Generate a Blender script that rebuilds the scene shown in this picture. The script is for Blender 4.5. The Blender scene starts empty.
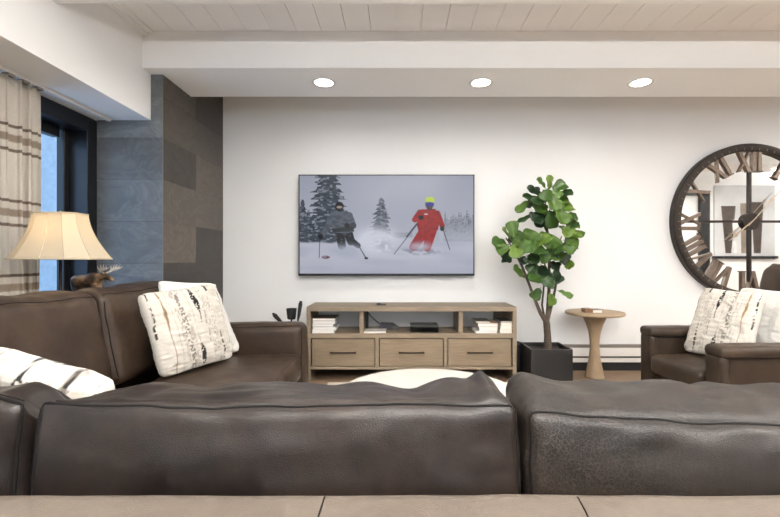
import bpy, bmesh, math, random
import numpy as np
from mathutils import Vector, Matrix, noise

S = bpy.context.scene
COL = S.collection
PI = math.pi
# ------------------------------------------------------------------ camera
EYE = 1.105                       # camera height, metres; it looks along +Y
cam_d = bpy.data.cameras.new('camera')
cam_d.sensor_width = 36.0
cam_d.lens = 36.0 * 430.0 / 780.0
cam_d.shift_x = -6.0 / 780.0
cam_d.clip_start = 0.05
cam = bpy.data.objects.new('camera', cam_d)
COL.objects.link(cam)
cam.location = (0, 0, EYE)
cam.rotation_euler = (PI / 2, 0, 0)
S.camera = cam
# ------------------------------------------------------------------ world, exposure
W = bpy.data.worlds.new('sky')
S.world = W
W.use_nodes = True
bg = W.node_tree.nodes['Background']
bg.inputs[0].default_value = (0.58, 0.77, 1.0, 1)
bg.inputs[1].default_value = 1.0
S.view_settings.view_transform = 'Standard'
S.view_settings.look = 'None'
S.view_settings.gamma = 1.0
S.view_settings.exposure = 0.66
S.view_settings.use_curve_mapping = False


def area(name, loc, rot, sx, sy, power, color, shape='RECTANGLE', spread=None):
    d = bpy.data.lights.new(name, 'AREA')
    d.shape = shape
    d.size = sx
    d.size_y = sy
    d.energy = power
    d.color = color
    if spread is not None:
        d.spread = spread
    o = bpy.data.objects.new(name, d)
    COL.objects.link(o)
    o.location = loc
    o.rotation_euler = rot
    return o


# fill light added outside an unseen window opening behind the camera
area('fill_back', (1.2, -2.75, 1.75), (PI / 2, 0, 0), 6.0, 1.6, 50, (1.0, 0.985, 0.96))
# daylight through the balcony door beside the sofa
area('daylight_left', (-3.6, 1.9, 1.5), (0, -PI / 2, 0), 2.6, 1.8, 20, (0.30, 0.58, 1.0))


# ------------------------------------------------------------------ materials
def lin(c):
    return tuple(((x / 255.0) / 12.92 if x / 255.0 <= 0.04045 else ((x / 255.0 + 0.055) / 1.055) ** 2.4) for x in c) + (1.0,)


class NT:
    def __init__(s, name):
        s.m = bpy.data.materials.new(name)
        s.m.use_nodes = True
        s.t = s.m.node_tree
        s.b = s.t.nodes['Principled BSDF']

    def n(s, typ, **kw):
        x = s.t.nodes.new(typ)
        for k, v in kw.items():
            if k.startswith('i_'):
                x.inputs[k[2:].replace('_', ' ')].default_value = v
            else:
                setattr(x, k, v)
        return x

    def l(s, a, b):
        s.t.links.new(a, b)

    def mix(s, fac, a, b, mode='MIX'):
        x = s.n('ShaderNodeMix', data_type='RGBA', blend_type=mode)
        for sock, v in ((x.inputs[0], fac), (x.inputs[6], a), (x.inputs[7], b)):
            if isinstance(v, bpy.types.NodeSocket):
                s.l(v, sock)
            else:
                sock.default_value = v
        return x.outputs[2]

    def ramp(s, fac, stops):
        x = s.n('ShaderNodeValToRGB')
        e = x.color_ramp.elements
        while len(e) < len(stops):
            e.new(0.5)
        for i, (p, c) in enumerate(stops):
            e[i].position = p
            e[i].color = c if len(c) == 4 else tuple(c) + (1,)
        s.l(fac, x.inputs[0])
        return x.outputs[0]

    def noise(s, scale, detail=4, vec=None, rough=0.5):
        x = s.n('ShaderNodeTexNoise')
        x.inputs['Scale'].default_value = scale
        x.inputs['Detail'].default_value = detail
        x.inputs['Roughness'].default_value = rough
        if vec is None:
            vec = s.obj()
        s.l(vec, x.inputs['Vector'])
        return x.outputs['Fac']

    def obj(s):
        return s.n('ShaderNodeTexCoord').outputs['Object']

    def scaled(s, sc, vec=None):
        x = s.n('ShaderNodeMapping')
        x.inputs['Scale'].default_value = sc
        s.l(vec if vec is not None else s.obj(), x.inputs['Vector'])
        return x.outputs[0]

    def bump(s, h, strength, dist=0.01):
        x = s.n('ShaderNodeBump')
        x.inputs['Strength'].default_value = strength
        x.inputs['Distance'].default_value = dist
        s.l(h, x.inputs['Height'])
        s.l(x.outputs[0], s.b.inputs['Normal'])
        return x


def plain(name, rgb, rough=0.5, metal=0.0, spec=0.5, nz=0.0, nscale=20):
    t = NT(name)
    c = lin(rgb)
    if nz:
        f = t.noise(nscale)
        col = t.ramp(f, [(0.3, tuple(x * (1 - nz) for x in c[:3])), (0.7, tuple(min(1, x * (1 + nz)) for x in c[:3]))])
        t.l(col, t.b.inputs['Base Color'])
    else:
        t.b.inputs['Base Color'].default_value = c
    t.b.inputs['Roughness'].default_value = rough
    t.b.inputs['Metallic'].default_value = metal
    t.b.inputs['Specular IOR Level'].default_value = spec
    return t.m


def leather(name, dark, light, rough=0.42, grain=220, bump=0.14, crack=0.0):
    t = NT(name)
    f = t.noise(5.0, 5)
    col = t.ramp(f, [(0.32, lin(dark)), (0.68, lin(light))])
    f2 = t.noise(40, 4)
    col = t.mix(0.25, col, t.ramp(f2, [(0.35, lin(dark)), (0.7, lin(light))]))
    v = t.n('ShaderNodeTexVoronoi', feature='DISTANCE_TO_EDGE')
    v.inputs['Scale'].default_value = grain
    t.l(t.obj(), v.inputs['Vector'])
    h = v.outputs['Distance']
    n2 = t.noise(9, 7, None, 0.6)
    m = t.n('ShaderNodeMath', operation='MULTIPLY_ADD')
    t.l(n2, m.inputs[0])
    m.inputs[1].default_value = 2.2
    t.l(h, m.inputs[2])
    out = m.outputs[0]
    if crack:
        nd = t.n('ShaderNodeTexNoise')
        nd.inputs['Scale'].default_value = 30
        t.l(t.obj(), nd.inputs['Vector'])
        mv = t.n('ShaderNodeMix', data_type='VECTOR')
        mv.inputs[0].default_value = 0.03
        t.l(t.obj(), mv.inputs[4])
        t.l(nd.outputs['Color'], mv.inputs[5])
        vc = t.n('ShaderNodeTexVoronoi', feature='DISTANCE_TO_EDGE')
        vc.inputs['Scale'].default_value = 120
        t.l(mv.outputs[1], vc.inputs['Vector'])
        rc = t.ramp(vc.outputs['Distance'], [(0.0, (1, 1, 1)), (0.09, (0, 0, 0))])
        # worn network only towards the left end of the cushion
        sx = t.n('ShaderNodeSeparateXYZ')
        t.l(t.obj(), sx.inputs[0])
        mr = t.n('ShaderNodeMapRange')
        mr.inputs['From Min'].default_value = 0.75
        mr.inputs['From Max'].default_value = 0.3
        t.l(sx.outputs[0], mr.inputs['Value'])
        mm = t.n('ShaderNodeMath', operation='MULTIPLY')
        t.l(rc, mm.inputs[0])
        t.l(mr.outputs[0], mm.inputs[1])
        m3 = t.n('ShaderNodeMath', operation='MULTIPLY')
        t.l(mm.outputs[0], m3.inputs[0])
        m3.inputs[1].default_value = crack
        col = t.mix(m3.outputs[0], col, lin((118, 104, 92)))
    t.l(col, t.b.inputs['Base Color'])
    r = t.n('ShaderNodeMapRange')
    t.l(n2, r.inputs['Value'])
    r.inputs['To Min'].default_value = rough - 0.14
    r.inputs['To Max'].default_value = rough + 0.20
    t.l(r.outputs[0], t.b.inputs['Roughness'])
    t.b.inputs['Specular IOR Level'].default_value = 0.28
    t.b.inputs['Coat Weight'].default_value = 0.0
    t.b.inputs['Coat Roughness'].default_value = 0.3
    t.bump(out, bump * 1.6, 0.003)
    return t.m


def wood(name, a, b, scale=(2, 30, 30), rough=0.55, bump=0.15):
    t = NT(name)
    v = t.scaled(scale)
    f = t.noise(3.0, 6, v, 0.6)
    f2 = t.noise(1.0, 3, t.scaled((1.5, 5, 5)))
    col = t.ramp(f, [(0.3, lin(a)), (0.7, lin(b))])
    col = t.mix(0.3, col, t.ramp(f2, [(0.3, lin(a)), (0.7, lin(b))]))
    t.l(col, t.b.inputs['Base Color'])
    t.b.inputs['Roughness'].default_value = rough
    t.bump(f, bump, 0.002)
    return t.m


def vcol(name, rough=0.8, bump=0.0, bscale=300, emit=0.0, spec=0.3, sheen=0.0):
    t = NT(name)
    a = t.n('ShaderNodeVertexColor')
    a.layer_name = 'Col'
    t.l(a.outputs['Color'], t.b.inputs['Base Color'])
    t.b.inputs['Roughness'].default_value = rough
    t.b.inputs['Specular IOR Level'].default_value = spec
    if bump:
        f = t.noise(bscale, 2)
        t.bump(f, bump, 0.002)
    if emit:
        t.b.inputs['Base Color'].default_value = (0.01, 0.01, 0.01, 1)
        for lk in list(t.t.links):
            if lk.to_socket == t.b.inputs['Base Color']:
                t.t.links.remove(lk)
        t.l(a.outputs['Color'], t.b.inputs['Emission Color'])
        t.b.inputs['Emission Strength'].default_value = emit
    t.b.inputs['Sheen Weight'].default_value = sheen
    return t.m


def paint_wall(name, rgb, bs=60, b=0.05):
    t = NT(name)
    c = lin(rgb)
    f = t.noise(1.3, 5)
    t.l(t.ramp(f, [(0.3, tuple(x * 0.965 for x in c[:3])), (0.7, c[:3])]), t.b.inputs['Base Color'])
    t.b.inputs['Roughness'].default_value = 0.75
    t.b.inputs['Specular IOR Level'].default_value = 0.25
    t.bump(t.noise(bs, 3), b, 0.004)
    return t.m


M = {}
M['wall'] = paint_wall('wall_paint', (230, 230, 229))
M['white'] = paint_wall('white_paint', (243, 243, 242), 30, 0.02)
M['plank'] = paint_wall('plank_paint', (244, 243, 242), 30, 0.03)
M['groove'] = plain('groove', (120, 116, 112), 0.9)
M['black'] = plain('black_paint', (18, 19, 22), 0.4)
M['blackmatt'] = plain('black_matt', (16, 15, 15), 0.7)
M['frame'] = plain('black_window_frame', (13, 15, 19), 0.38)
M['leather'] = leather('brown_leather', (18, 14, 13), (42, 34, 29), 0.33)
M['leather_warm'] = leather('warm_brown_leather', (40, 30, 23), (64, 50, 39), 0.37)
M['leather_worn'] = leather('worn_leather', (15, 13, 12), (40, 33, 28), 0.38, crack=0.17)
M['leather_frame'] = leather('frame_leather', (84, 75, 67), (100, 91, 82), 0.34, grain=200, bump=0.14)
M['leather_chair'] = leather('chair_leather', (38, 29, 22), (64, 51, 40), 0.38)
M['piping'] = plain('leather_piping', (10, 8, 7), 0.75, spec=0.2)
M['oak'] = wood('grey_oak', (108, 94, 77), (140, 124, 103))
M['oak_front'] = wood('oak_front', (104, 89, 71), (138, 121, 98))
M['oak_warm'] = wood('warm_oak', (134, 112, 86), (160, 138, 110), (14, 14, 4))
M['darkmetal'] = plain('dark_metal', (40, 34, 30), 0.4, 0.8)
M['bronze'] = plain('bronze', (44, 36, 31), 0.42, 0.55, nz=0.25, nscale=30)
M['bronze_light'] = plain('bronze_light', (112, 98, 87), 0.4, 0.55, nz=0.2, nscale=60)
M['mirror'] = plain('mirror', (225, 226, 226), 0.02, 1.0)
M['planter'] = plain('planter', (24, 22, 21), 0.5, nz=0.25, nscale=60)
M['soil'] = plain('soil', (38, 28, 22), 0.95, nz=0.3, nscale=90)
M['bark'] = plain('bark', (74, 62, 50), 0.85, nz=0.35, nscale=60)
M['paper'] = plain('paper', (226, 221, 212), 0.8)
M['heater'] = plain('heater_white', (222, 219, 214), 0.5)
M['plastic'] = plain('black_plastic', (14, 14, 15), 0.35)
M['ivory'] = plain('white_tabletop', (200, 195, 186), 0.5, nz=0.03, nscale=8)
M['rug'] = plain('cream_rug', (214, 205, 190), 0.95, nz=0.08, nscale=60)
M['snow'] = plain('snow', (235, 240, 248), 0.9)
M['outwall'] = plain('outside_stucco', (205, 214, 220), 0.9, nz=0.1)


def floor_mat():
    t = NT('wood_floor')
    b = t.n('ShaderNodeTexBrick')
    b.offset = 0.37
    b.inputs['Scale'].default_value = 1.0
    b.inputs['Brick Width'].default_value = 1.4
    b.inputs['Row Height'].default_value = 0.16
    b.inputs['Mortar Size'].default_value = 0.002
    b.inputs['Color1'].default_value = lin((146, 122, 98))
    b.inputs['Color2'].default_value = lin((120, 98, 78))
    b.inputs['Mortar'].default_value = lin((60, 48, 38))
    t.l(t.obj(), b.inputs['Vector'])
    f = t.noise(3, 6, t.scaled((2, 25, 5)))
    col = t.mix(0.4, b.outputs[0], t.ramp(f, [(0.3, lin((96, 78, 62))), (0.7, lin((166, 142, 116)))]))
    t.l(col, t.b.inputs['Base Color'])
    t.b.inputs['Roughness'].default_value = 0.45
    return t.m


def slate_mat():
    t = NT('slate')
    a = t.n('ShaderNodeVertexColor')
    a.layer_name = 'Col'
    n1 = t.noise(2.2, 6, t.scaled((1, 1, 1.6)), 0.62)
    n1n = n1.node
    n1n.inputs['Distortion'].default_value = 1.4
    n2 = t.noise(14, 5)
    col = t.mix(0.75, a.outputs['Color'], t.ramp(n1, [(0.32, lin((84, 80, 76))), (0.46, lin((150, 146, 140))), (0.49, lin((176, 172, 164))), (0.52, lin((130, 126, 120))), (0.64, lin((176, 170, 164)))]), 'MULTIPLY')
    col = t.mix(0.25, col, t.ramp(n2, [(0.35, lin((48, 45, 42))), (0.7, lin((120, 114, 106)))]), 'OVERLAY')
    t.l(col, t.b.inputs['Base Color'])
    r = t.n('ShaderNodeMapRange')
    t.l(n1, r.inputs['Value'])
    r.inputs['To Min'].default_value = 0.35
    r.inputs['To Max'].default_value = 0.62
    t.l(r.outputs[0], t.b.inputs['Roughness'])
    t.bump(n1, 0.35, 0.01)
    return t.m


def curtain_mat():
    t = NT('striped_linen')
    sx = t.n('ShaderNodeSeparateXYZ')
    t.l(t.obj(), sx.inputs[0])
    m = t.n('ShaderNodeMath', operation='MULTIPLY_ADD')
    t.l(sx.outputs[2], m.inputs[0])
    m.inputs[1].default_value = 1 / 0.41
    m.inputs[2].default_value = -1.27 / 0.41 + 4.0
    fr = t.n('ShaderNodeMath', operation='FRACT')
    t.l(m.outputs[0], fr.inputs[0])
    base = lin((220, 212, 200))
    mid = lin((150, 132, 114))
    dk = lin((98, 80, 66))
    col = t.ramp(fr.outputs[0], [(0.0, base), (0.02, base), (0.03, dk), (0.06, dk), (0.075, base), (0.15, base), (0.17, mid),
                                 (0.25, mid), (0.27, base), (0.345, base), (0.355, dk), (0.385, dk), (0.395, base)])
    f = t.noise(120, 3, t.scaled((1, 1, 4)))
    col = t.mix(0.2, col, t.ramp(f, [(0.3, lin((140, 124, 106))), (0.7, lin((214, 202, 186)))]))
    t.l(col, t.b.inputs['Base Color'])
    t.b.inputs['Roughness'].default_value = 0.9
    tr = t.n('ShaderNodeBsdfTranslucent')
    t.l(col, tr.inputs[0])
    mx = t.n('ShaderNodeMixShader')
    mx.inputs[0].default_value = 0.35
    t.l(t.b.outputs[0], mx.inputs[1])
    t.l(tr.outputs[0], mx.inputs[2])
    t.l(mx.outputs[0], t.t.nodes['Material Output'].inputs[0])
    return t.m


def shade_mat():
    t = NT('lamp_shade_fabric')
    t.b.inputs['Base Color'].default_value = lin((210, 200, 180))
    t.b.inputs['Roughness'].default_value = 0.8
    f = t.noise(300, 2)
    t.bump(f, 0.1, 0.001)
    tr = t.n('ShaderNodeBsdfTranslucent')
    tr.inputs[0].default_value = lin((244, 226, 192))
    mx = t.n('ShaderNodeMixShader')
    mx.inputs[0].default_value = 0.4
    t.l(t.b.outputs[0], mx.inputs[1])
    t.l(tr.outputs[0], mx.inputs[2])
    t.l(mx.outputs[0], t.t.nodes['Material Output'].inputs[0])
    return t.m


def glass_mat():
    t = NT('window_glass')
    t.b.inputs['Base Color'].default_value = (0.92, 0.96, 1, 1)
    t.b.inputs['Roughness'].default_value = 0.0
    tr = t.n('ShaderNodeBsdfTransparent')
    tr.inputs[0].default_value = (0.9, 0.95, 1, 1)
    mx = t.n('ShaderNodeMixShader')
    mx.inputs[0].default_value = 0.08
    gl = t.n('ShaderNodeBsdfGlossy')
    gl.inputs['Roughness'].default_value = 0.02
    t.l(tr.outputs[0], mx.inputs[1])
    t.l(gl.outputs[0], mx.inputs[2])
    t.l(mx.outputs[0], t.t.nodes['Material Output'].inputs[0])
    return t.m


def emit_mat(name, rgb, k):
    t = NT(name)
    t.b.inputs['Base Color'].default_value = (0.8, 0.8, 0.8, 1)
    t.b.inputs['Emission Color'].default_value = rgb + (1,)
    t.b.inputs['Emission Strength'].default_value = k
    return t.m


def leaf_mat():
    t = NT('fig_leaf')
    a = t.n('ShaderNodeVertexColor')
    a.layer_name = 'Col'
    t.l(a.outputs['Color'], t.b.inputs['Base Color'])
    t.b.inputs['Roughness'].default_value = 0.38
    tr = t.n('ShaderNodeBsdfTranslucent')
    t.l(a.outputs['Color'], tr.inputs[0])
    mx = t.n('ShaderNodeMixShader')
    mx.inputs[0].default_value = 0.2
    t.l(t.b.outputs[0], mx.inputs[1])
    t.l(tr.outputs[0], mx.inputs[2])
    t.l(mx.outputs[0], t.t.nodes['Material Output'].inputs[0])
    return t.m


def linen(name, rgb):
    t = NT(name)
    c = lin(rgb)
    v = t.n('ShaderNodeTexVoronoi')
    v.inputs['Scale'].default_value = 160
    t.l(t.obj(), v.inputs['Vector'])
    t.b.inputs['Base Color'].default_value = c
    t.b.inputs['Roughness'].default_value = 0.95
    t.b.inputs['Sheen Weight'].default_value = 0.2
    t.bump(v.outputs['Distance'], 0.5, 0.003)
    return t.m


M['floor'] = floor_mat()
M['slate'] = slate_mat()
M['curtain'] = curtain_mat()
M['shade'] = shade_mat()
M['glass'] = glass_mat()
M['leaf'] = leaf_mat()
M['white_pillow'] = linen('white_boucle', (208, 205, 199))
M['pillow'] = vcol('woven_pillow', 0.95, 0.5, 380, spec=0.1, sheen=0.15)
M['screen'] = vcol('screen_picture', 0.2, emit=0.60, spec=0.15)
M['lampglow'] = emit_mat('downlight_glow', (1.0, 0.96, 0.9), 12.0)


# ------------------------------------------------------------------ geometry helpers
def obj(name, bm, m, parent=None, smooth=True, bevel=0.0, seg=2, recalc=True):
    if recalc:
        bmesh.ops.recalc_face_normals(bm, faces=bm.faces)
    me = bpy.data.meshes.new(name)
    bm.to_mesh(me)
    bm.free()
    o = bpy.data.objects.new(name, me)
    COL.objects.link(o)
    me.materials.append(M[m] if isinstance(m, str) else m)
    if smooth:
        for p in me.polygons:
            p.use_smooth = True
        if bevel == 0:
            me.set_sharp_from_angle(angle=math.radians(42))
    if bevel:
        b = o.modifiers.new('bevel', 'BEVEL')
        b.width = bevel
        b.segments = seg
        b.limit_method = 'ANGLE'
        b.harden_normals = False
        for p in me.polygons:
            p.use_smooth = False
    if parent:
        o.parent = parent
        o.matrix_parent_inverse = Matrix.Translation(parent.location).inverted()
    return o


def box(x0, x1, y0, y1, z0, z1, bm=None):
    bm = bm or bmesh.new()
    v = [bm.verts.new((x, y, z)) for x in (x0, x1) for y in (y0, y1) for z in (z0, z1)]
    for f in ((0, 1, 3, 2), (4, 6, 7, 5), (0, 4, 5, 1), (2, 3, 7, 6), (0, 2, 6, 4), (1, 5, 7, 3)):
        bm.faces.new([v[i] for i in f])
    return bm


def tube(pts, rads, bm=None, n=10, caps=True):
    bm = bm or bmesh.new()
    pts = [Vector(p) for p in pts]
    if not hasattr(rads, '__len__'):
        rads = [rads] * len(pts)
    rings = []
    prev = None
    for i, p in enumerate(pts):
        d = (pts[min(i + 1, len(pts) - 1)] - pts[max(i - 1, 0)])
        d = d.normalized() if d.length > 1e-9 else Vector((0, 0, 1))
        if prev is None:
            a = d.orthogonal().normalized()
        else:
            a = prev - d * prev.dot(d)
            a = a.normalized() if a.length > 1e-6 else d.orthogonal().normalized()
        prev = a
        b = d.cross(a)
        rings.append([bm.verts.new(p + (a * math.cos(2 * PI * k / n) + b * math.sin(2 * PI * k / n)) * rads[i]) for k in range(n)])
    for i in range(len(rings) - 1):
        for k in range(n):
            bm.faces.new((rings[i][k], rings[i][(k + 1) % n], rings[i + 1][(k + 1) % n], rings[i + 1][k]))
    if caps:
        bm.faces.new(rings[0][::-1])
        bm.faces.new(rings[-1])
    return bm


def lathe(prof, c, bm=None, n=48):
    bm = bm or bmesh.new()
    rings = []
    for r, z in prof:
        rings.append([bm.verts.new((c[0] + r * math.cos(2 * PI * k / n), c[1] + r * math.sin(2 * PI * k / n), c[2] + z)) for k in range(n)])
    for i in range(len(rings) - 1):
        for k in range(n):
            bm.faces.new((rings[i][k], rings[i][(k + 1) % n], rings[i + 1][(k + 1) % n], rings[i + 1][k]))
    bm.faces.new(rings[0][::-1])
    bm.faces.new(rings[-1])
    return bm


def prism(pts2, y0, y1, bm=None):
    """outline in X,Z extruded from y0 to y1"""
    bm = bm or bmesh.new()
    a = [bm.verts.new((x, y0, z)) for x, z in pts2]
    b = [bm.verts.new((x, y1, z)) for x, z in pts2]
    bm.faces.new(a)
    bm.faces.new(b[::-1])
    k = len(a)
    for i in range(k):
        bm.faces.new((a[i], a[(i + 1) % k], b[(i + 1) % k], b[i]))
    return bm


def thing(name, label, cat, loc=(0, 0, 0), group=None):
    o = bpy.data.objects.new(name, None)
    COL.objects.link(o)
    o.location = loc
    o.empty_display_size = 0.1
    return tag(o, label, cat, group)


def tag(o, label, cat, group=None):
    o['label'] = label
    o['category'] = cat
    if group:
        o['group'] = group
    return o


def struct(name, bm, m, parent=None, **kw):
    o = obj(name, bm, m, parent, **kw)
    if parent is None:
        o['kind'] = 'structure'
    return o


def interp(tbl, x):
    return float(np.interp(x, [a for a, b in tbl], [b for a, b in tbl]))


def soft_map(c, h, r, puff=(0, 0, 0), warp=None, wr=0.0, wsc=6.0, seed=0.0, stretch=(1, 1, 1)):
    c = Vector(c)
    h = Vector(h)

    def P(p):
        q = Vector([p[i] * h[i] for i in range(3)])
        inn = Vector([max(-(h[i] - r), min(h[i] - r, q[i])) for i in range(3)])
        d = q - inn
        nrm = d.normalized() if d.length > 1e-9 else Vector((0, 0, 0))
        pos = inn + nrm * (r if d.length > 1e-9 else 0)
        u = [max(-1, min(1, p[i])) for i in range(3)]
        for i in range(3):
            j, k = (i + 1) % 3, (i + 2) % 3
            pos[i] += u[i] * puff[i] * (1 - u[j] ** 2) ** 0.7 * (1 - u[k] ** 2) ** 0.7
        w = c + pos
        if wr:
            s = Vector([w[i] * wsc * stretch[i] + seed for i in range(3)])
            n = noise.noise_vector(s) * 0.65 + noise.noise_vector(s * 2.3) * 0.35
            w = w + Vector([n[i] for i in range(3)]) * wr
        if warp:
            w = warp(w, u)
        return w
    return P


def soft_mesh(P, n=(24, 10, 14)):
    bm = bmesh.new()
    cache = {}

    def sp(i, m):           # finer near the edges
        t = -1 + 2 * i / m
        return math.sin(t * PI / 2) * 0.55 + t * 0.45

    def V(i, j, k):
        key = (i, j, k)
        if key not in cache:
            cache[key] = bm.verts.new(P((sp(i, n[0]), sp(j, n[1]), sp(k, n[2]))))
        return cache[key]
    a, b, c = n
    for i in range(a):
        for j in range(b):
            for k in (0, c):
                bm.faces.new((V(i, j, k), V(i + 1, j, k), V(i + 1, j + 1, k), V(i, j + 1, k)))
    for i in range(a):
        for k in range(c):
            for j in (0, b):
                bm.faces.new((V(i, j, k), V(i + 1, j, k), V(i + 1, j, k + 1), V(i, j, k + 1)))
    for j in range(b):
        for k in range(c):
            for i in (0, a):
                bm.faces.new((V(i, j, k), V(i, j + 1, k), V(i, j + 1, k + 1), V(i, j, k + 1)))
    return bm


def soft(name, c, h, r, m, parent, n=(16, 16, 16), smooth=True, **kw):
    P = soft_map(c, h, r, **kw)
    o = obj(name, soft_mesh(P, n), m, parent)
    o.data.set_sharp_from_angle(angle=PI)
    return o, P


# ------------------------------------------------------------------ the room
ZW = 4.3            # depth of the television wall
XL = -2.22          # window wall
CEIL = 2.735
BEAM = 2.47
SOF = 2.13
struct('floor', box(-2.45, 9.7, -2.6, 4.5, -0.12, 0.0), 'floor')
# plank ceiling, grooves are real gaps in front of a darker batten
bm = box(-2.45, 9.7, -2.6, 4.5, CEIL + 0.02, CEIL + 0.12)
x = -1.422 - 0.1775 * 6
while x < 9.6:
    box(x + 0.0016, x + 0.1759, -2.6, 4.5, CEIL, CEIL + 0.02, bm)
    x += 0.1775
struct('ceiling', bm, 'plank', smooth=False)
struct('wall_front', box(-2.45, 9.7, ZW, ZW + 0.15, 0, CEIL), 'wall', smooth=False)
# window wall with its opening
OY0, OY1, OZ1 = 0.35, 3.10, 2.12
bm = box(-2.42, XL, -2.6, OY0, 0, CEIL)
box(-2.42, XL, OY1, ZW, 0, CEIL, bm)
box(-2.42, XL, OY0, OY1, OZ1, CEIL, bm)
box(-2.42, XL, OY0, OY1, 0, 0.04, bm)
struct('wall_left', bm, 'white', smooth=False)
# unseen back wall, its wide window opening added for the fill light
bm = box(-2.45, 9.7, -2.6, -2.45, 0, 0.9)
box(-2.45, 9.7, -2.6, -2.45, 2.4, CEIL, bm)
box(-2.45, -1.75, -2.6, -2.45, 0.9, 2.4, bm)
box(4.2, 9.7, -2.6, -2.45, 0.9, 2.4, bm)
struct('wall_back', bm, plain('dark_unseen_wall', (96, 84, 74), 0.7), smooth=False)  # unseen wall made dark to cut the light on the sofa front
struct('wall_right', box(9.55, 9.7, -2.6, 4.5, 0, CEIL), 'white', smooth=False)
struct('wall_partition', box(4.7, 9.55, 0.62, 0.76, 0, CEIL), 'white', smooth=False)
# beams across the ceiling
for i, (a, b) in enumerate(((3.08, 3.63), (1.75, 2.30), (-1.3, -0.75))):
    struct('trim_%d' % (i + 1), box(-2.2, 9.55 if i < 2 else 4.7, a, b, BEAM, CEIL - 0.001), 'white', smooth=False)
# soffit along the window wall
struct('trim_4', box(XL + 0.001, -1.818, -2.44, 3.189, SOF, CEIL - 0.0015), 'white', smooth=False)
# small crown board along the soffit
bm = box(-1.817, -1.775, 0.86, 3.079, CEIL - 0.03, CEIL - 0.002)
box(-1.817, -1.74, 0.86, 3.079, CEIL - 0.012, CEIL - 0.002, bm)
struct('trim_5', bm, 'plank', smooth=False)

# slate pier: individual tiles with thin joints
XC, YC = -1.73, 3.19
rng = random.Random(5)
bm = bmesh.new()
cl = bm.loops.layers.float_color.new('Col')


def tile(p0, du, dz, shade, nrm):
    g = 0.0012
    du = Vector(du)
    L = du.length
    d = du.normalized()
    n = Vector(nrm)
    p = Vector(p0)
    c0, c1 = p + d * g + Vector((0, 0, g)), p + d * (L - g) + Vector((0, 0, dz - g))
    a = [Vector((c0.x, c0.y, c0.z)), Vector((c1.x, c1.y, c0.z)), Vector((c1.x, c1.y, c1.z)), Vector((c0.x, c0.y, c1.z))]
    fr = [bm.verts.new(q + n * 0.0) for q in a]
    bk = [bm.verts.new(q - n * 0.012) for q in a]
    fs = [bm.faces.new(fr)]
    for i in range(4):
        fs.append(bm.faces.new((fr[i], fr[(i + 1) % 4], bk[(i + 1) % 4], bk[i])))
    for f in fs:
        for l in f.loops:
            l[cl] = shade


rows = [0.0, 0.14, 0.45, 0.76, 1.07, 1.38, 1.69, 2.0, 2.31, 2.735]
tones = {(7, 0): 0.80, (6, 0): 0.62, (6, 1): 0.95, (5, 0): 0.95, (5, 1): 1.0, (4, 0): 1.0, (4, 1): 0.62, (3, 0): 0.6, (3, 1): 0.58}
for ri in range(len(rows) - 1):
    z0, z1 = rows[ri], rows[ri + 1]
    cuts = [YC, 3.72, ZW] if ri % 2 == 0 else [YC, ZW]
    for ci in range(len(cuts) - 1):
        s = tones.get((ri, ci), rng.uniform(0.6, 0.95))
        base = lin((int(142 * s), int(133 * s), int(124 * s)))
        tile((XC, cuts[ci], z0), (0, cuts[ci + 1] - cuts[ci], 0), z1 - z0, base, (1, 0, 0))
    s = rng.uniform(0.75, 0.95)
    base = lin((int(168 * s), int(176 * s), int(184 * s)))  # front tiles bluer and lighter: window daylight put into their colour
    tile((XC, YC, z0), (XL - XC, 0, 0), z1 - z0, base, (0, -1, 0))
bmesh.ops.recalc_face_normals(bm, faces=bm.faces)
g = lin((44, 42, 40))
b0 = len(bm.faces)
box(XL + 0.002, XC - 0.0025, YC + 0.0025, ZW - 0.001, 0.001, CEIL - 0.002, bm)
bm.faces.ensure_lookup_table()
for f in bm.faces[b0:]:
    for l in f.loops:
        l[cl] = g
pier = struct('wall_pier', bm, 'slate', smooth=False, recalc=False)
pier['label'] = 'pier clad in large dark slate tiles'
# thin metal corner bead
struct('trim_6', box(XC - 0.001, XC + 0.003, YC - 0.003, YC + 0.001, 0, BEAM - 0.002), plain('bead', (120, 118, 112), 0.4, 0.6), smooth=False)

# balcony door / window on the left
wn = bpy.data.objects.new('window_1', None)
COL.objects.link(wn)
wn['kind'] = 'structure'
XF = -2.40
bm = box(XF, XL + 0.004, OY1 - 0.012, YC - 0.002, 0.0, OZ1 + 0.005)      # far jamb, black
box(XF, XL + 0.004, OY0, OY1 - 0.012, OZ1 - 0.10, OZ1 + 0.005, bm)       # head
box(XF, XL + 0.004, OY0, OY0 + 0.05, 0.04, OZ1 - 0.10, bm)
box(XF, XL + 0.004, OY0, OY1, 0.0, 0.05, bm)
obj('window_frame', bm, 'frame', wn, bevel=0.003, smooth=False)
for k, (a, b) in enumerate(((OY1 - 0.062, OY1 - 0.012), (2.02, 2.10), (1.1, 1.18))):
    obj('mullion', box(XF, XF + 0.055, a, b, 0.05, OZ1 - 0.10), 'frame', wn, bevel=0.004, smooth=False)
obj('top_rail', box(XF, XF + 0.055, OY0 + 0.05, OY1 - 0.1, OZ1 - 0.17, OZ1 - 0.10), 'frame', wn, bevel=0.004, smooth=False)
obj('glass_pane', box(XF + 0.02, XF + 0.026, OY0 + 0.04, OY1 - 0.09, 0.05, OZ1 - 0.15), 'glass', wn, smooth=False)
# frame of the added back window
wb = bpy.data.objects.new('added_window', None)
COL.objects.link(wb)
wb['kind'] = 'structure'
bm = bmesh.new()
for a in (-1.75, 0.2, 2.2, 4.14):
    box(a, a + 0.06, -2.58, -2.5, 0.9, 2.4, bm)
box(-1.75, 4.2, -2.58, -2.5, 0.9, 0.96, bm)
box(-1.75, 4.2, -2.58, -2.5, 2.34, 2.4, bm)
obj('window_frame', bm, 'frame', wb, smooth=False)
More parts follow.
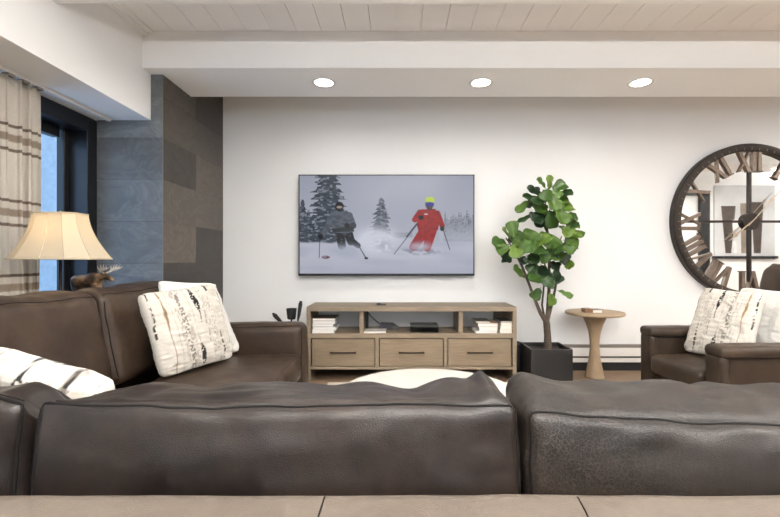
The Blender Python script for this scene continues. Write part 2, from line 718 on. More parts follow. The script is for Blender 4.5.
# balcony outside: floor and parapet
struct('ground_outside', box(-9.0, -2.46, -3, 9, -0.3, -0.1), 'snow', smooth=False)
struct('wall_balcony', box(-5.2, -5.05, -3, 9, -0.1, 1.05), 'snow', smooth=False)
struct('wall_outside', box(-4.2, -2.47, 4.0, 4.2, -0.1, 3.2), 'outwall', smooth=False)

# black baseboard and the white heater
struct('baseboard_front', box(XC + 0.002, 1.52, ZW - 0.018, ZW - 0.001, 0.0, 0.14), 'blackmatt', smooth=False)
t = thing('baseboard_heater', 'long white baseboard heater with dark grooves at foot of the wall', 'heater', (1.53, ZW, 0))
obj('housing', prism([(1.53, 0.085), (1.53, 0.125), (4.6, 0.125), (4.6, 0.085)], ZW - 0.075, ZW - 0.01), 'heater', t, smooth=False)
obj('front_panel', box(1.53, 4.6, ZW - 0.08, ZW - 0.01, 0.145, 0.225), 'heater', t, smooth=False)
obj('grille', box(1.535, 4.6, ZW - 0.055, ZW - 0.01, 0.125, 0.145), 'darkmetal', t, smooth=False)
obj('top_grille', box(1.535, 4.6, ZW - 0.06, ZW - 0.01, 0.225, 0.25), plain('heater_fin', (120, 112, 104), 0.5, 0.3), t, smooth=False)
obj('kick_plate', box(1.535, 4.6, ZW - 0.06, ZW - 0.01, 0.0, 0.085), 'blackmatt', t, smooth=False)

# ceiling lights in the beams
def downlight(x, y, power, label, group='recessed round ceiling lights'):
    t = thing('recessed_ceiling_light', label, 'ceiling light', (x, y, BEAM), group)
    prof = [(0.070, 0), (0.078, -0.0015), (0.086, -0.004), (0.092, -0.003), (0.094, 0.001), (0.07, 0.001)]
    bm = bmesh.new()
    n = 40
    rings = [[bm.verts.new((x + r * math.cos(2 * PI * k / n), y + r * math.sin(2 * PI * k / n), BEAM + z - 0.001)) for k in range(n)] for r, z in prof]
    for i in range(len(rings)):
        a, b = rings[i], rings[(i + 1) % len(rings)]
        for k in range(n):
            bm.faces.new((a[k], a[(k + 1) % n], b[(k + 1) % n], b[k]))
    obj('trim_ring', bm, 'heater', t)
    obj('lens', lathe([(0.02, -0.0035), (0.069, -0.0022), (0.069, -0.0012), (0.02, -0.0012)], (x, y, BEAM), n=32), 'lampglow', t)
    l = area('downlight', (x, y, BEAM - 0.008), (0, 0, 0), 0.13, 0.13, power, (1.0, 0.95, 0.89), 'DISK')
    l.parent = t
    l.matrix_parent_inverse = Matrix.Translation(t.location).inverted()


downlight(-0.56, 3.34, 4.2, 'leftmost of the three round lights in the white ceiling beam')
downlight(0.66, 3.34, 4.2, 'middle one of the three round lights in the white ceiling beam')
downlight(1.90, 3.34, 4.2, 'rightmost of the three round lights in the white ceiling beam, nearest clock')
ADDED_LABELS = ['left added light in the second ceiling beam, above the seating', 'middle added light in the second ceiling beam, above the seating',
              'right added light in the second ceiling beam, above the seating', 'left added light in the rear ceiling beam behind the sofa', 'middle added light in the rear ceiling beam behind the sofa',
              'right added light in the rear ceiling beam behind the sofa', 'near added light of the far right bay, second beam', 'far added light of the far right bay, second beam',
              'added beam light just right of the clock', 'added beam light farthest right of the clock']
for i, (x, y) in enumerate(((-0.56, 2.05), (0.66, 2.05), (1.9, 2.05), (-0.6, -1.0), (0.9, -1.0), (2.4, -1.0), (4.2, 2.0), (5.8, 2.0), (5.0, 3.35), (6.6, 3.35))):  # unseen ceiling lights added to brighten the room
    downlight(x, y, (17 if y < 1.5 else 20) if i > 2 else 4, ADDED_LABELS[i], 'added ceiling lights out of view')

# unseen lamp-shaped uplights added to brighten the ceiling
def add_uplight(x, y, power, label):
    t = thing('fill_uplight', label, 'added uplight', (x, y, 0))
    obj('base', lathe([(0.14, 0), (0.14, 0.015), (0.02, 0.03)], (x, y, 0), n=32), 'darkmetal', t)
    obj('pole', tube([(x, y, 0.02), (x, y, 1.72)], 0.012), 'darkmetal', t)
    bm = bmesh.new()
    pr = [(0.02, 1.70), (0.10, 1.73), (0.17, 1.79), (0.19, 1.84), (0.185, 1.84), (0.165, 1.795), (0.10, 1.74), (0.02, 1.715)]
    rg = [[bm.verts.new((x + a * math.cos(2 * PI * k / 32), y + a * math.sin(2 * PI * k / 32), z)) for k in range(32)] for a, z in pr]
    for i in range(len(rg)):
        for k in range(32):
            bm.faces.new((rg[i][k], rg[i][(k + 1) % 32], rg[(i + 1) % len(rg)][(k + 1) % 32], rg[(i + 1) % len(rg)][k]))
    obj('bowl', bm, 'heater', t)
    l = area('uplight', (x, y, 1.80), (PI, 0, 0), 0.26, 0.26, power, (1.0, 0.985, 0.96), 'DISK')
    l.parent = t
    l.matrix_parent_inverse = Matrix.Translation(t.location).inverted()


add_uplight(0.15, -0.4, 175, 'added fill uplight directly behind the camera')
add_uplight(2.6, -0.4, 150, 'added fill uplight in the rear right of the room, out of view')
add_uplight(7.4, 2.2, 45, 'added fill uplight at the far right end of the room')

# ------------------------------------------------------------------ sectional sofa
sofa = thing('sectional_sofa', 'L-shaped dark brown leather sectional sofa, its back across the foreground', 'sofa', (0, 0.75, 0))
FR = 0.655
# back frame across the foreground
fr, PF = soft('back_frame', (-0.05, 0.735, 0.368), (1.72, 0.083, FR + 0.016 - 0.368), 0.04, 'leather_frame', sofa, n=(90, 14, 14), wr=0.004, wsc=5, seed=3, puff=(0, 0, 0.0))
for xs, sl in ((-0.13, 0.0), (0.328, 0.02)):
    pts = [(xs + sl * 0.4, 0.818, 0.5), (xs + sl * 0.3, 0.8195, 0.628), (xs + sl * .2, 0.806, 0.660), (xs + sl * 0.1, 0.78, 0.6715), (xs - sl * .2, 0.735, 0.6725), (xs - sl * 0.6, 0.69, 0.6715), (xs - sl, 0.664, 0.659), (xs - sl, 0.651, 0.61), (xs - sl, 0.651, 0.45)]
    obj('frame_seam', tube(pts, 0.0016, n=6), 'piping', sofa)


# back cushions of the foreground run
def cushion(name, x0, x1, y0, y1, z0, z1, mat, top_tbl, back_tbl, seed, n=(70, 22, 26)):
    """top_tbl: height offset of the front seam along X; back_tbl: extra height of the rear crown"""
    c = ((x0 + x1) / 2, (y0 + y1) / 2, (z0 + z1) / 2)
    h = ((x1 - x0) / 2, (y1 - y0) / 2, (z1 - z0) / 2)

    def warp(w, u):
        k = max(0.0, (u[2] + 1) / 2)
        w.z += interp(top_tbl, w.x) * k ** 2
        bk = (u[1] + 1) / 2
        if u[2] > 0:
            w.z += interp(back_tbl, w.x) * (math.sin(min(1, bk * 1.5) * PI / 2)) * u[2] ** 3
            # soft sag folds running back from the seam
            w.z += 0.010 * math.sin(w.x * 31 + 3 * bk + seed) * noise.noise(Vector((w.x * 3, seed, 0))) * 2 * bk * u[2] ** 4
        # lean: the top is a little farther back
        w.y += 0.035 * k
        return w
    P = soft_map(c, h, 0.028, puff=(0.0, 0.028, 0.010), warp=warp, wr=0.012, wsc=6, seed=seed, stretch=(1, 2, 1.5))
    o = obj(name, soft_mesh(P, n), mat, sofa)
    o.data.set_sharp_from_angle(angle=PI)
    # piping along the front upper edge and down the sides
    pts = []
    e = 1.0
    for i in range(10):
        pts.append(P((-e, -e, -0.6 + 1.5 * i / 9)))
    for i in range(81):
        pts.append(P((-0.985 + 1.97 * i / 80, -e, 1.0)))
    for i in range(10):
        pts.append(P((e, -e, 0.9 - 1.5 * i / 9)))
    # pull on to the surface
    q = obj('piping', tube(pts, 0.0030, n=8), 'piping', o)
    q2 = obj('stitching', tube([p + Vector((0, 0.012, 0.0015)) for p in pts[12:90]], 0.0011, n=5), 'piping', o)
    return o


cushion('back_cushion', -0.750, 0.255, 0.850, 1.055, 0.50, 0.795, 'leather',
        [(-0.75, 0.016), (-0.6, 0.010), (-0.38, 0.005), (-0.16, 0.012), (0.0, 0.016), (0.16, 0.012), (0.26, 0.012)],
        [(-0.75, -0.040), (-0.66, -0.020), (-0.60, -0.004), (-0.55, -0.014), (-0.43, -0.012), (-0.29, -0.006), (-0.15, -0.020), (0.05, -0.022), (0.17, -0.006), (0.205, 0.028), (0.235, 0.004), (0.255, -0.03)], 1.3)
cushion('back_cushion', 0.268, 1.50, 0.850, 1.06, 0.50, 0.795, 'leather_worn',
        [(0.27, 0.0), (0.33, -0.002), (0.42, -0.008), (0.58, -0.02), (0.8, -0.028), (1.5, -0.03)],
        [(0.27, -0.002), (0.31, 0.016), (0.36, 0.012), (0.55, 0.020), (0.67, 0.027), (0.71, 0.018), (0.76, 0.026), (0.85, 0.018), (1.5, 0.018)], 7.7)
cushion('back_cushion', -1.36, -0.766, 0.850, 1.04, 0.50, 0.80, 'leather',
        [(-1.4, 0.015), (-0.84, 0.026), (-0.76, 0.008)],
        [(-1.4, -0.05), (-0.93, -0.035), (-0.88, -0.028), (-0.84, -0.045), (-0.80, -0.07), (-0.76, -0.10)], 4.1)
# seats of the foreground run (mostly hidden)
soft('seat_cushion', (-0.16, 1.39, 0.37), (0.45, 0.31, 0.085), 0.03, 'leather_warm', sofa, puff=(0, 0, 0.01))
soft('seat_cushion', (0.92, 1.39, 0.37), (0.57, 0.31, 0.085), 0.03, 'leather_warm', sofa, puff=(0, 0, 0.01))
obj('seat_frame', box(-0.62, 1.50, 0.82, 1.66, 0.08, 0.28), 'leather_warm', sofa, bevel=0.02, seg=3)
soft('arm', (1.60, 1.17, 0.345), (0.10, 0.52, 0.285), 0.05, 'leather_warm', sofa, n=(10, 20, 16))
# left run
soft('back_frame', (-1.635, 1.92, 0.355), (0.075, 1.21, 0.295), 0.04, 'leather_warm', sofa, n=(10, 40, 12), wr=0.004)
obj('seat_frame', box(-1.56, -0.675, 0.83, 2.96, 0.08, 0.28), 'leather_warm', sofa, bevel=0.02, seg=3)


def lwarp(w, u):                      # left cushions lean away from the room
    k = max(0.0, (w.z - 0.45) / 0.5)
    w.x -= 0.09 * k
    return w


def left_cushion(y0, y1, seed):
    P = soft_map((-1.47, (y0 + y1) / 2, 0.705), (0.10, (y1 - y0) / 2, 0.237), 0.05, puff=(0.045, 0.0, 0.012), warp=lwarp, wr=0.02, wsc=4.5, seed=seed)
    o = obj('back_cushion', soft_mesh(P, (14, 44, 24)), 'leather_warm', sofa)
    o.data.set_sharp_from_angle(angle=PI)
    pts = [P((1, -0.985, -0.8 + 1.7 * i / 12)) for i in range(12)] + [P((1, -0.98 + 1.96 * i / 50, 1)) for i in range(51)] + [P((1, 0.985, 0.9 - 1.7 * i / 12)) for i in range(12)]
    obj('piping', tube(pts, 0.003, n=6), 'piping', o)


left_cushion(1.10, 2.115, 2.0)
left_cushion(2.13, 2.945, 9.0)
for y0, y1, sd in ((1.10, 2.02, 1.0), (2.03, 2.955, 6.0)):
    P = soft_map((-0.985, (y0 + y1) / 2, 0.365), (0.335, (y1 - y0) / 2, 0.088), 0.035, puff=(0.012, 0, 0.014), wr=0.010, wsc=5, seed=sd)
    o = obj('seat_cushion', soft_mesh(P, (26, 34, 10)), 'leather_warm', sofa)
    o.data.set_sharp_from_angle(angle=PI)
    pts = [P((-0.9 + 1.88 * i / 30, -0.995, 1)) for i in range(31)] + [P((1, -0.98 + 1.96 * i / 40, 1)) for i in range(41)] + [P((0.98 - 1.88 * i / 30, 0.995, 1)) for i in range(31)]
    obj('piping', tube(pts, 0.0035, n=6), 'leather_warm', o)


def awarp(w, u):
    # the arm rises gently towards its front, which is rounded over
    if u[2] > 0:
        w.z += 0.012 * u[0] * u[2]
    return w


P = soft_map((-1.165, 3.055, 0.365), (0.525, 0.088, 0.275), 0.055, puff=(0.012, 0.012, 0.01), warp=awarp, wr=0.006, wsc=5, seed=11)
arm = obj('arm', soft_mesh(P, (36, 14, 20)), 'leather_warm', sofa)
arm.data.set_sharp_from_angle(angle=PI)
obj('piping', tube([P((-0.9 + 1.85 * i / 40, -1, 1)) for i in range(41)] + [P((1, -0.98, 0.92 - 1.7 * i / 20)) for i in range(21)], 0.003, n=6), 'piping', arm)
for x, y in ((-1.6, 0.9), (-1.6, 3.0), (-0.76, 3.0), (1.6, 0.75), (1.6, 1.6), (-0.76, 1.75)):
    obj('leg', box(x - 0.035, x + 0.035, y - 0.035, y + 0.035, 0.0, 0.09), 'blackmatt', sofa, bevel=0.004)


# ------------------------------------------------------------------ pillows
def vnoise(u, v, su, sv, seed):
    """smooth value noise on arrays"""
    r = np.random.RandomState(seed)
    g = r.rand(64, 64)
    x, y = u * su, v * sv
    xi, yi = np.floor(x).astype(int), np.floor(y).astype(int)
    fx, fy = x - xi, y - yi
    fx, fy = fx * fx * (3 - 2 * fx), fy * fy * (3 - 2 * fy)
    a, b, c, d = g[xi % 64, yi % 64], g[(xi + 1) % 64, yi % 64], g[xi % 64, (yi + 1) % 64], g[(xi + 1) % 64, (yi + 1) % 64]
    return a * (1 - fx) * (1 - fy) + b * fx * (1 - fy) + c * (1 - fx) * fy + d * fx * fy


def linc(c):
    c = np.array(c, float) / 255.0
    return np.where(c <= 0.04045, c / 12.92, ((c + 0.055) / 1.055) ** 2.4)


def pillow_paint(u, v, seed, big=False):
    """u across the woven bands 0..1, v along them 0 bottom .. 1 top"""
    col = np.zeros(u.shape + (3,)) + linc((196, 190, 180))
    wob = (vnoise(u, v, 3, 9, seed) - 0.5) * 0.02
    uu = u + wob
    fine = vnoise(u, v, 10, 60, seed + 1)
    speck = vnoise(u, v, 60, 62, seed + 2)
    mid = vnoise(u, v, 12, 14, seed + 3)

    def lay(mask, c, k=1.0):
        m = np.clip(mask, 0, 1)[..., None] * k
        col[:] = col * (1 - m) + linc(c) * m

    def band(cn, w, soft=0.006):
        return np.clip((w / 2 - np.abs(uu - cn)) / soft + 0.5, 0, 1)
    # broad pale grey woven areas
    lay(band(0.36, 0.16) * (speck > 0.52) * (mid > 0.4), (150, 142, 132), 0.75)
    lay(band(0.70, 0.12) * (speck > 0.50) * (mid > 0.35), (154, 147, 138), 0.75)
    lay(band(0.36, 0.05) * (speck > 0.5), (104, 96, 88), 0.8)
    lay(band(0.84, 0.07) * (fine > 0.55), (176, 168, 156), 0.7)
    for cn in (0.24, 0.47, 0.64, 0.78, 0.90):
        lay(band(cn, 0.010) * (fine > 0.35), (150, 142, 132), 0.6)
    # dark edge threads
    lay(band(0.03, 0.018) * (speck > 0.4) * (v > 0.45), (48, 42, 38))
    lay(band(0.955, 0.012) * (speck > 0.45), (70, 62, 54))
    # mustard thread, thick in its upper part
    wd = 0.010 + 0.028 * np.exp(-((v - 0.72) / 0.10) ** 2) + 0.014 * np.exp(-((v - 0.93) / 0.05) ** 2)
    lay(band(0.16, wd) * (fine > 0.12), (128, 100, 56), 0.9)
    # black blotches
    wd = 0.055 * np.exp(-((v - 0.84) / 0.13) ** 4) + 0.012
    lay(band(0.56, wd) * ((speck > 0.38) | (fine > 0.66)) * (v > 0.55), (30, 27, 26))
    wd = 0.062 * np.exp(-((v - 0.17) / 0.13) ** 4) + 0.004
    lay(band(0.485, wd) * ((speck > 0.38) | (fine > 0.66)) * (v < 0.4), (30, 27, 26))
    wd = 0.03 * np.exp(-((v - 0.22) / 0.18) ** 2) + 0.004
    lay(band(0.80, wd) * (fine > 0.3) * (v < 0.5), (74, 62, 50))
    lay(band(0.80, 0.03) * (v > 0.92), (40, 36, 34))
    lay(band(0.62, 0.012) * (v > 0.3) * (v < 0.75) * (fine > 0.3), (92, 84, 76), 0.8)
    if big:                       # the pillow lying on its side shows bolder marks
        wd = 0.042 * (np.abs(v - 0.84) < 0.12)
        lay(band(0.62, wd + 0.0) * (wd > 0), (34, 31, 30))
        lay(band(0.675, wd + 0.0) * (wd > 0), (34, 31, 30))
        lay(band(0.82, 0.09) * (speck > 0.55) * (v > 0.6), (120, 112, 104), 0.8)
        lay(band(0.2, 0.035) * (v > 0.72) * (v < 0.9), (150, 132, 82))
    shade = 0.94 + 0.12 * speck
    return col * shade[..., None]


def pillow(name, label, corners, thick, mat, seed, paint=None, flip=False, group=None, n=110, sag=0.03):
    """corners: bottom-left, bottom-right, top-right, top-left as seen from its face"""
    BL, BR, TR, TL = [Vector(c) for c in corners]
    nrm = ((BR - BL).cross(TL - BL)).normalized()
    bm = bmesh.new()
    if paint is not None:
        cl = bm.verts.layers.float_color.new('Col')
    if paint is None:
        n = 60
    grid = {}
    us = np.linspace(0, 1, n + 1)
    U, V = np.meshgrid(us, us, indexing='ij')
    cols = [None, None]
    if paint is not None:
        cols[0] = paint(1 - U if flip else U, V, seed)
        cols[1] = paint(U, V, seed + 20)
    for side in (0, 1):
        for i in range(n + 1):
            for j in range(n + 1):
                edge = i in (0, n) or j in (0, n)
                if side == 1 and edge:
                    grid[1, i, j] = grid[0, i, j]
                    continue
                u, v = us[i], us[j]
                # pinch the sides in between the corners
                a, b = 2 * u - 1, 2 * v - 1
                pa = a * (1 - 0.055 * (1 - b * b) * abs(a))
                pb = b * (1 - 0.055 * (1 - a * a) * abs(b))
                rc = 1 - 0.075 * (a * b) ** 6          # rounded corners
                pa, pb = pa * rc, pb * rc
                uu, vv = (pa + 1) / 2, (pb + 1) / 2
                p = BL * (1 - uu) * (1 - vv) + BR * uu * (1 - vv) + TR * uu * vv + TL * (1 - uu) * vv
                d = ((1 - a ** 2) * (1 - b ** 2)) ** 0.34 if not edge else 0
                d *= 1 + 0.12 * noise.noise(Vector((a * 1.7, b * 1.7, seed)))
                w = noise.noise(Vector((a * 4.5, b * 3.0, seed + 5.0))) * 0.009 + noise.noise(Vector((a * 4, b * 13, seed + 9.0))) * 0.004
                # creases running in from the corners
                cr = max(0.0, abs(a) + abs(b) - 1.2)
                w += 0.008 * cr * math.sin(14 * (a - b) + seed)
                off = (thick / 2 * d + w * (0 if edge else 1)) * (1 if side == 0 else -1)
                vt = bm.verts.new(p + nrm * off + Vector((0, 0, -sag * 0.0)))
                if paint is not None:
                    c = cols[side][i, j]
                    vt[cl] = (c[0], c[1], c[2], 1)
                grid[side, i, j] = vt
    for side in (0, 1):
        for i in range(n):
            for j in range(n):
                q = [grid[side, i, j], grid[side, i + 1, j], grid[side, i + 1, j + 1], grid[side, i, j + 1]]
                bm.faces.new(q if side == 0 else q[::-1])
    o = obj(name, bm, mat)
    o.data.set_sharp_from_angle(angle=PI)
    return tag(o, label, 'pillow', group)


pillow('throw_pillow', 'large cream throw pillow with black and mustard woven bands, standing on left sofa seat',
       [(-1.235, 2.25, 0.465), (-1.035, 2.76, 0.465), (-1.15, 2.71, 0.955), (-1.325, 2.19, 0.93)], 0.14, 'pillow', 3, pillow_paint)
pillow('throw_pillow', 'plain white throw pillow tucked behind the banded one on left sofa',
       [(-1.29, 2.52, 0.468), (-1.05, 2.93, 0.468), (-1.23, 2.92, 0.945), (-1.41, 2.52, 0.985)], 0.09, 'white_pillow', 8)
pillow('throw_pillow', 'cream throw pillow with black and yellow marks at lower left, behind the foreground sofa back',
       [(-1.42, 1.47, 0.51), (-0.86, 1.43, 0.50), (-0.80, 1.20, 0.745), (-1.36, 1.26, 0.88)], 0.17, 'pillow', 13, lambda u, v, s: pillow_paint(u, v, s, True))
# ------------------------------------------------------------------ armchair
ch = thing('armchair', 'dark brown leather armchair facing left, with padded arms and pillows, before the clock', 'armchair', (2.2, 2.75, 0))
for yc in (3.08, 2.425):
    P = soft_map((2.225, yc, 0.585), (0.445, 0.078, 0.033), 0.03, puff=(0, 0, 0.004), wr=0.004, wsc=6, seed=yc)
    a = obj('arm', soft_mesh(P, (30, 12, 8)), 'leather_chair', ch)
    a.data.set_sharp_from_angle(angle=PI)
    s, _ = soft('arm_front', (1.81, yc, 0.315), (0.028, 0.066, 0.25), 0.022, 'leather_chair', a, n=(8, 10, 16))
    s2 = obj('side_panel', box(1.825, 2.62, yc - 0.045, yc + 0.045, 0.12, 0.56), 'leather_chair', a, bevel=0.012, seg=3)
    obj('piping', tube([P((-1, -0.95 + 1.9 * i / 10, -0.9)) for i in range(11)] + [P((-0.97 + 1.9 * i / 20, -1, -0.9)) for i in range(21)], 0.003, n=6), 'piping', a)
soft('seat_cushion', (2.10, 2.7525, 0.375), (0.335, 0.247, 0.068), 0.035, 'leather_chair', ch, n=(20, 16, 10), puff=(0.01, 0, 0.015), wr=0.006)
obj('seat_frame', box(1.80, 2.66, 2.475, 3.03, 0.10, 0.30), 'leather_chair', ch, bevel=0.015, seg=3)


def bwarp(w, u):
    w.x += 0.22 * max(0, w.z - 0.4)
    return w


P = soft_map((2.50, 2.7525, 0.72), (0.075, 0.285, 0.345), 0.065, puff=(0.03, 0.0, 0.0), warp=bwarp, wr=0.006, wsc=5)
b = obj('backrest', soft_mesh(P, (12, 24, 26)), 'leather_chair', ch)
b.data.set_sharp_from_angle(angle=PI)
for x, y in ((1.84, 2.42), (1.84, 3.08), (2.58, 2.42), (2.58, 3.08)):
    obj('leg', tube([(x, y, 0), (x, y, 0.13)], [0.018, 0.025]), 'blackmatt', ch)
pillow('throw_pillow', 'cream throw pillow with black and mustard woven bands leaning in the leather armchair',
       [(1.985, 2.98, 0.46), (2.11, 2.56, 0.46), (2.23, 2.58, 0.90), (2.11, 2.95, 0.915)], 0.12, 'pillow', 23, pillow_paint, flip=True)
pillow('throw_pillow', 'plain white throw pillow behind the banded pillow in the armchair',
       [(2.30, 3.00, 0.46), (2.34, 2.55, 0.46), (2.46, 2.55, 0.905), (2.39, 2.98, 0.915)], 0.11, 'white_pillow', 31)

# ------------------------------------------------------------------ television
TY = 4.215
k = TY / 430.0
tx0, tx1 = (298.5 - 396) * k, (474.5 - 396) * k
tz1, tz0 = EYE + (258.5 - 174.5) * k, EYE + (258.5 - 275.8) * k
tv = thing('television', 'large flat wall television showing two skiers on a snowy slope', 'television', ((tx0 + tx1) / 2, ZW, (tz0 + tz1) / 2))
obj('body', box(tx0, tx1, TY + 0.004, TY + 0.035, tz0, tz1), 'black', tv, bevel=0.003)
obj('wall_mount', box(tx0 + 0.5, tx1 - 0.5, TY + 0.03, ZW + 0.001, tz0 + 0.25, tz1 - 0.25), 'blackmatt', tv, bevel=0.004)
bz = 0.011
bm = box(tx0, tx1, TY, TY + 0.006, tz0, tz0 + 0.022)
box(tx0, tx1, TY, TY + 0.006, tz1 - bz, tz1, bm)
box(tx0, tx0 + bz, TY, TY + 0.006, tz0, tz1, bm)
box(tx1 - bz, tx1, TY, TY + 0.006, tz0, tz1, bm)
obj('bezel', bm, plain('bezel', (40, 40, 44), 0.35, 0.5), tv, smooth=False)


# the moving picture, painted on a grid (picture units: 0..176 across, 0..101 down)
def screen_picture(nx, ny):
    X, Y = np.meshgrid((np.arange(nx) + 0.5) / nx * 172.0, (np.arange(ny) + 0.5) / ny * 98.0, indexing='ij')
    U, V = X / 172.0, Y / 98.0
    col = np.zeros(X.shape + (3,))
    sky = np.clip(V / 0.7, 0, 1)[..., None]
    col[:] = linc((146, 151, 166)) * (1 - sky) + linc((166, 168, 181)) * sky
    n1 = vnoise(U, V, 6, 5, 1) * 0.6 + vnoise(U, V, 22, 16, 2) * 0.4
    n2 = vnoise(U, V, 50, 46, 3)
    n3 = vnoise(U, V, 62, 63, 8)

    def lay(m, c, a=1.0):
        m = np.clip(m, 0, 1)[..., None] * a
        col[:] = col * (1 - m) + linc(c) * m

    def tree(cx, top, base, w, c, a=1.0, tiers=11, seed=0):
        t = (Y - top) / (base - top)
        saw = (t * tiers) % 1.0
        hw = w * (0.12 + 0.88 * np.clip(t, 0, 1) ** 0.8) * (0.55 + 0.45 * saw) * (0.75 + 0.5 * vnoise(U, V, 40, 60, seed + 4))
        m = (t > 0) & (t < 1) & (np.abs(X - cx) < hw)
        lay(m * 1.0, c, a)
        sn = m & (vnoise(U, V, 55, 60, seed + 6) > 0.62)
        lay(sn * 1.0, (136, 142, 154), 0.6 * a)
        dk = m & (vnoise(U, V, 48, 63, seed + 9) < 0.36)
        lay(dk * 1.0, (44, 50, 58), 0.7 * a)

    # far forest on the right
    for i in range(16):
        cx = 144 + i * 1.95
        tree(cx, 36 + 8 * abs(math.sin(i * 2.3)) - (3 if i > 4 else 0), 66, 2.4, (106, 113, 126), 0.75, 6, i)
    haze = np.clip((Y - 46) / 14, 0, 1) * (X > 138)
    lay(haze, (172, 175, 188), 0.7)
    lay(((Y > 57) & (X > 92) & (X < 112) & (Y < 60 + 3 * n1)) * 1.0, (118, 124, 136), 0.5)
    tree(3, 24, 66, 10, (66, 72, 82), 1, 8, 1)
    tree(9, 34, 68, 9, (76, 82, 92), 1, 8, 2)
    tree(28, -26, 74, 28, (62, 70, 80), 1, 14, 3)
    tree(81, 22, 60, 13, (84, 91, 104), 1, 9, 4)
    # snow
    line = 66 - 9 * np.exp(-((X - 78) / 20) ** 2) - 3 * np.exp(-((X - 110) / 16) ** 2) + 2.0 * (n1 - 0.5)
    s = np.clip((Y - line) / 2.0, 0, 1)
    lay(s, (176, 178, 192))
    shade = np.clip((vnoise(U, V, 7, 16, 11) - 0.5) * 1.8, 0, 1)
    lay(s * shade, (150, 154, 170), 0.6)
    lay(s * np.clip((Y - 82) / 16, 0, 1), (158, 162, 178), 0.5)
    # cloud of spray and bank of snow between the skiers
    e = np.exp(-(((X - 76) / 17) ** 2 + ((Y - 66) / 11) ** 2))
    lay(np.clip(e * 2.2 * (0.6 + 0.7 * n1), 0, 1), (200, 203, 215), 0.85)
    e = np.exp(-(((X - 84) / 9) ** 2 + ((Y - 70) / 6) ** 2))
    lay(e * (n2 > 0.4), (140, 146, 162), 0.6)

    def poly(pts, c, a=1.0, ns=0.0, c2=None):
        m = np.zeros(X.shape, bool)
        k = len(pts)
        for i in range(k):
            x1, y1 = pts[i]
            x2, y2 = pts[(i + 1) % k]
            cond = ((y1 > Y) != (y2 > Y)) & (X < (x2 - x1) * (Y - y1) / ((y2 - y1) or 1e-9) + x1)
            m ^= cond
        lay(m * 1.0, c, a)
        if c2 is not None:
            lay(m * (n3 > 0.55), c2, 0.6)

    def seg(x1, y1, x2, y2, w1, w2, c, c2=None):
        dx, dy = x2 - x1, y2 - y1
        L2 = dx * dx + dy * dy
        t = np.clip(((X - x1) * dx + (Y - y1) * dy) / L2, 0, 1)
        d = np.hypot(X - x1 - t * dx, Y - y1 - t * dy)
        w = w1 + (w2 - w1) * t
        lay(np.clip((w - d) / 0.4 + 0.5, 0, 1), c)
        if c2 is not None:
            lay(((d < w) & (n3 > 0.55)) * 1.0, c2, 0.5)

    def disc(cx, cy, rx, ry, c):
        lay(np.clip((1 - np.hypot((X - cx) / rx, (Y - cy) / ry)) * 4, 0, 1), c)

    # skier in grey
    g, gd, bk = (86, 92, 102), (58, 63, 71), (34, 35, 39)
    seg(20, 63, 19.5, 82, 0.35, 0.35, (60, 60, 66))
    seg(56, 66, 65.5, 82, 0.8, 0.5, (50, 52, 58))
    disc(66, 82.5, 2.2, 1.3, (30, 32, 36))
    disc(26, 81.5, 4.6, 1.8, (86, 58, 72))
    disc(25, 81.3, 2.5, 0.8, (156, 130, 140))
    seg(39, 54, 42, 70, 4.6, 4.0, bk, (84, 88, 92))
    seg(47, 54, 51, 66, 4.8, 4.0, bk, (84, 88, 92))
    seg(50, 64, 58, 70, 3.4, 2.6, bk)
    poly([(34, 36), (47, 35), (53, 45), (54, 56), (46, 58), (34, 57), (31, 48)], g, 1, 0, gd)
    seg(34, 39, 27, 52, 3.8, 3.0, g, gd)
    seg(27, 52, 22, 61, 3.0, 2.2, g, gd)
    seg(49, 40, 53, 50, 3.6, 3.2, g, gd)
    seg(53, 50, 47, 54, 3.2, 2.6, gd)
    poly([(32, 53), (53, 51), (54, 55), (33, 57)], (48, 50, 52))
    disc(21, 61, 3.0, 3.2, bk)
    disc(47, 50, 3, 3, bk)
    disc(39.5, 31, 4.8, 5.6, (34, 36, 40))
    disc(39.5, 31.6, 3.2, 1.5, (150, 136, 130))
    disc(39.5, 28.6, 3.8, 2.0, (24, 26, 30))
    e = np.exp(-(((X - 46) / 15) ** 2 + ((Y - 75) / 5) ** 2))
    lay(np.clip(e * 1.3 * (0.4 + n1), 0, 1), (160, 165, 180), 0.8)
    # skier in red
    r, rd = (152, 28, 30), (108, 18, 24)
    seg(116, 49, 93.5, 78.5, 0.45, 0.35, (72, 78, 96))
    seg(117, 47, 106, 61, 0.8, 0.6, (58, 62, 78))
    seg(142, 54, 148.5, 74, 0.45, 0.4, (66, 70, 88))
    seg(123, 56, 113, 71, 5.2, 4.4, r, rd)
    seg(130, 56, 126, 72, 5.4, 4.0, r, rd)
    poly([(118, 34), (134, 33), (139, 42), (137, 54), (133, 58), (118, 57), (116, 50), (117, 42)], r, 1, 0, rd)
    seg(119, 37, 114, 44, 3.0, 2.8, r, rd)
    seg(114, 44, 121, 43, 2.6, 2.2, r)
    seg(136, 38, 141, 50, 3.2, 2.6, r, rd)
    disc(120, 42, 3.3, 2.6, (38, 18, 24))
    disc(125, 38.6, 2.2, 0.7, (214, 190, 190))
    disc(141, 53, 2.5, 2.8, (30, 24, 34))
    disc(128.5, 29, 4.8, 5.2, (60, 40, 44))
    disc(129, 24.5, 5.3, 3.6, (168, 190, 44))
    disc(128.8, 28.6, 4.6, 2.4, (38, 44, 134))
    disc(128.6, 33, 3, 1.8, (56, 22, 28))
    e = np.exp(-(((X - 118) / 16) ** 2 + ((Y - 75.5) / 3.2) ** 2))
    lay(np.clip(e * 1.6, 0, 1) * (n2 > 0.42), (96, 102, 118), 0.7)
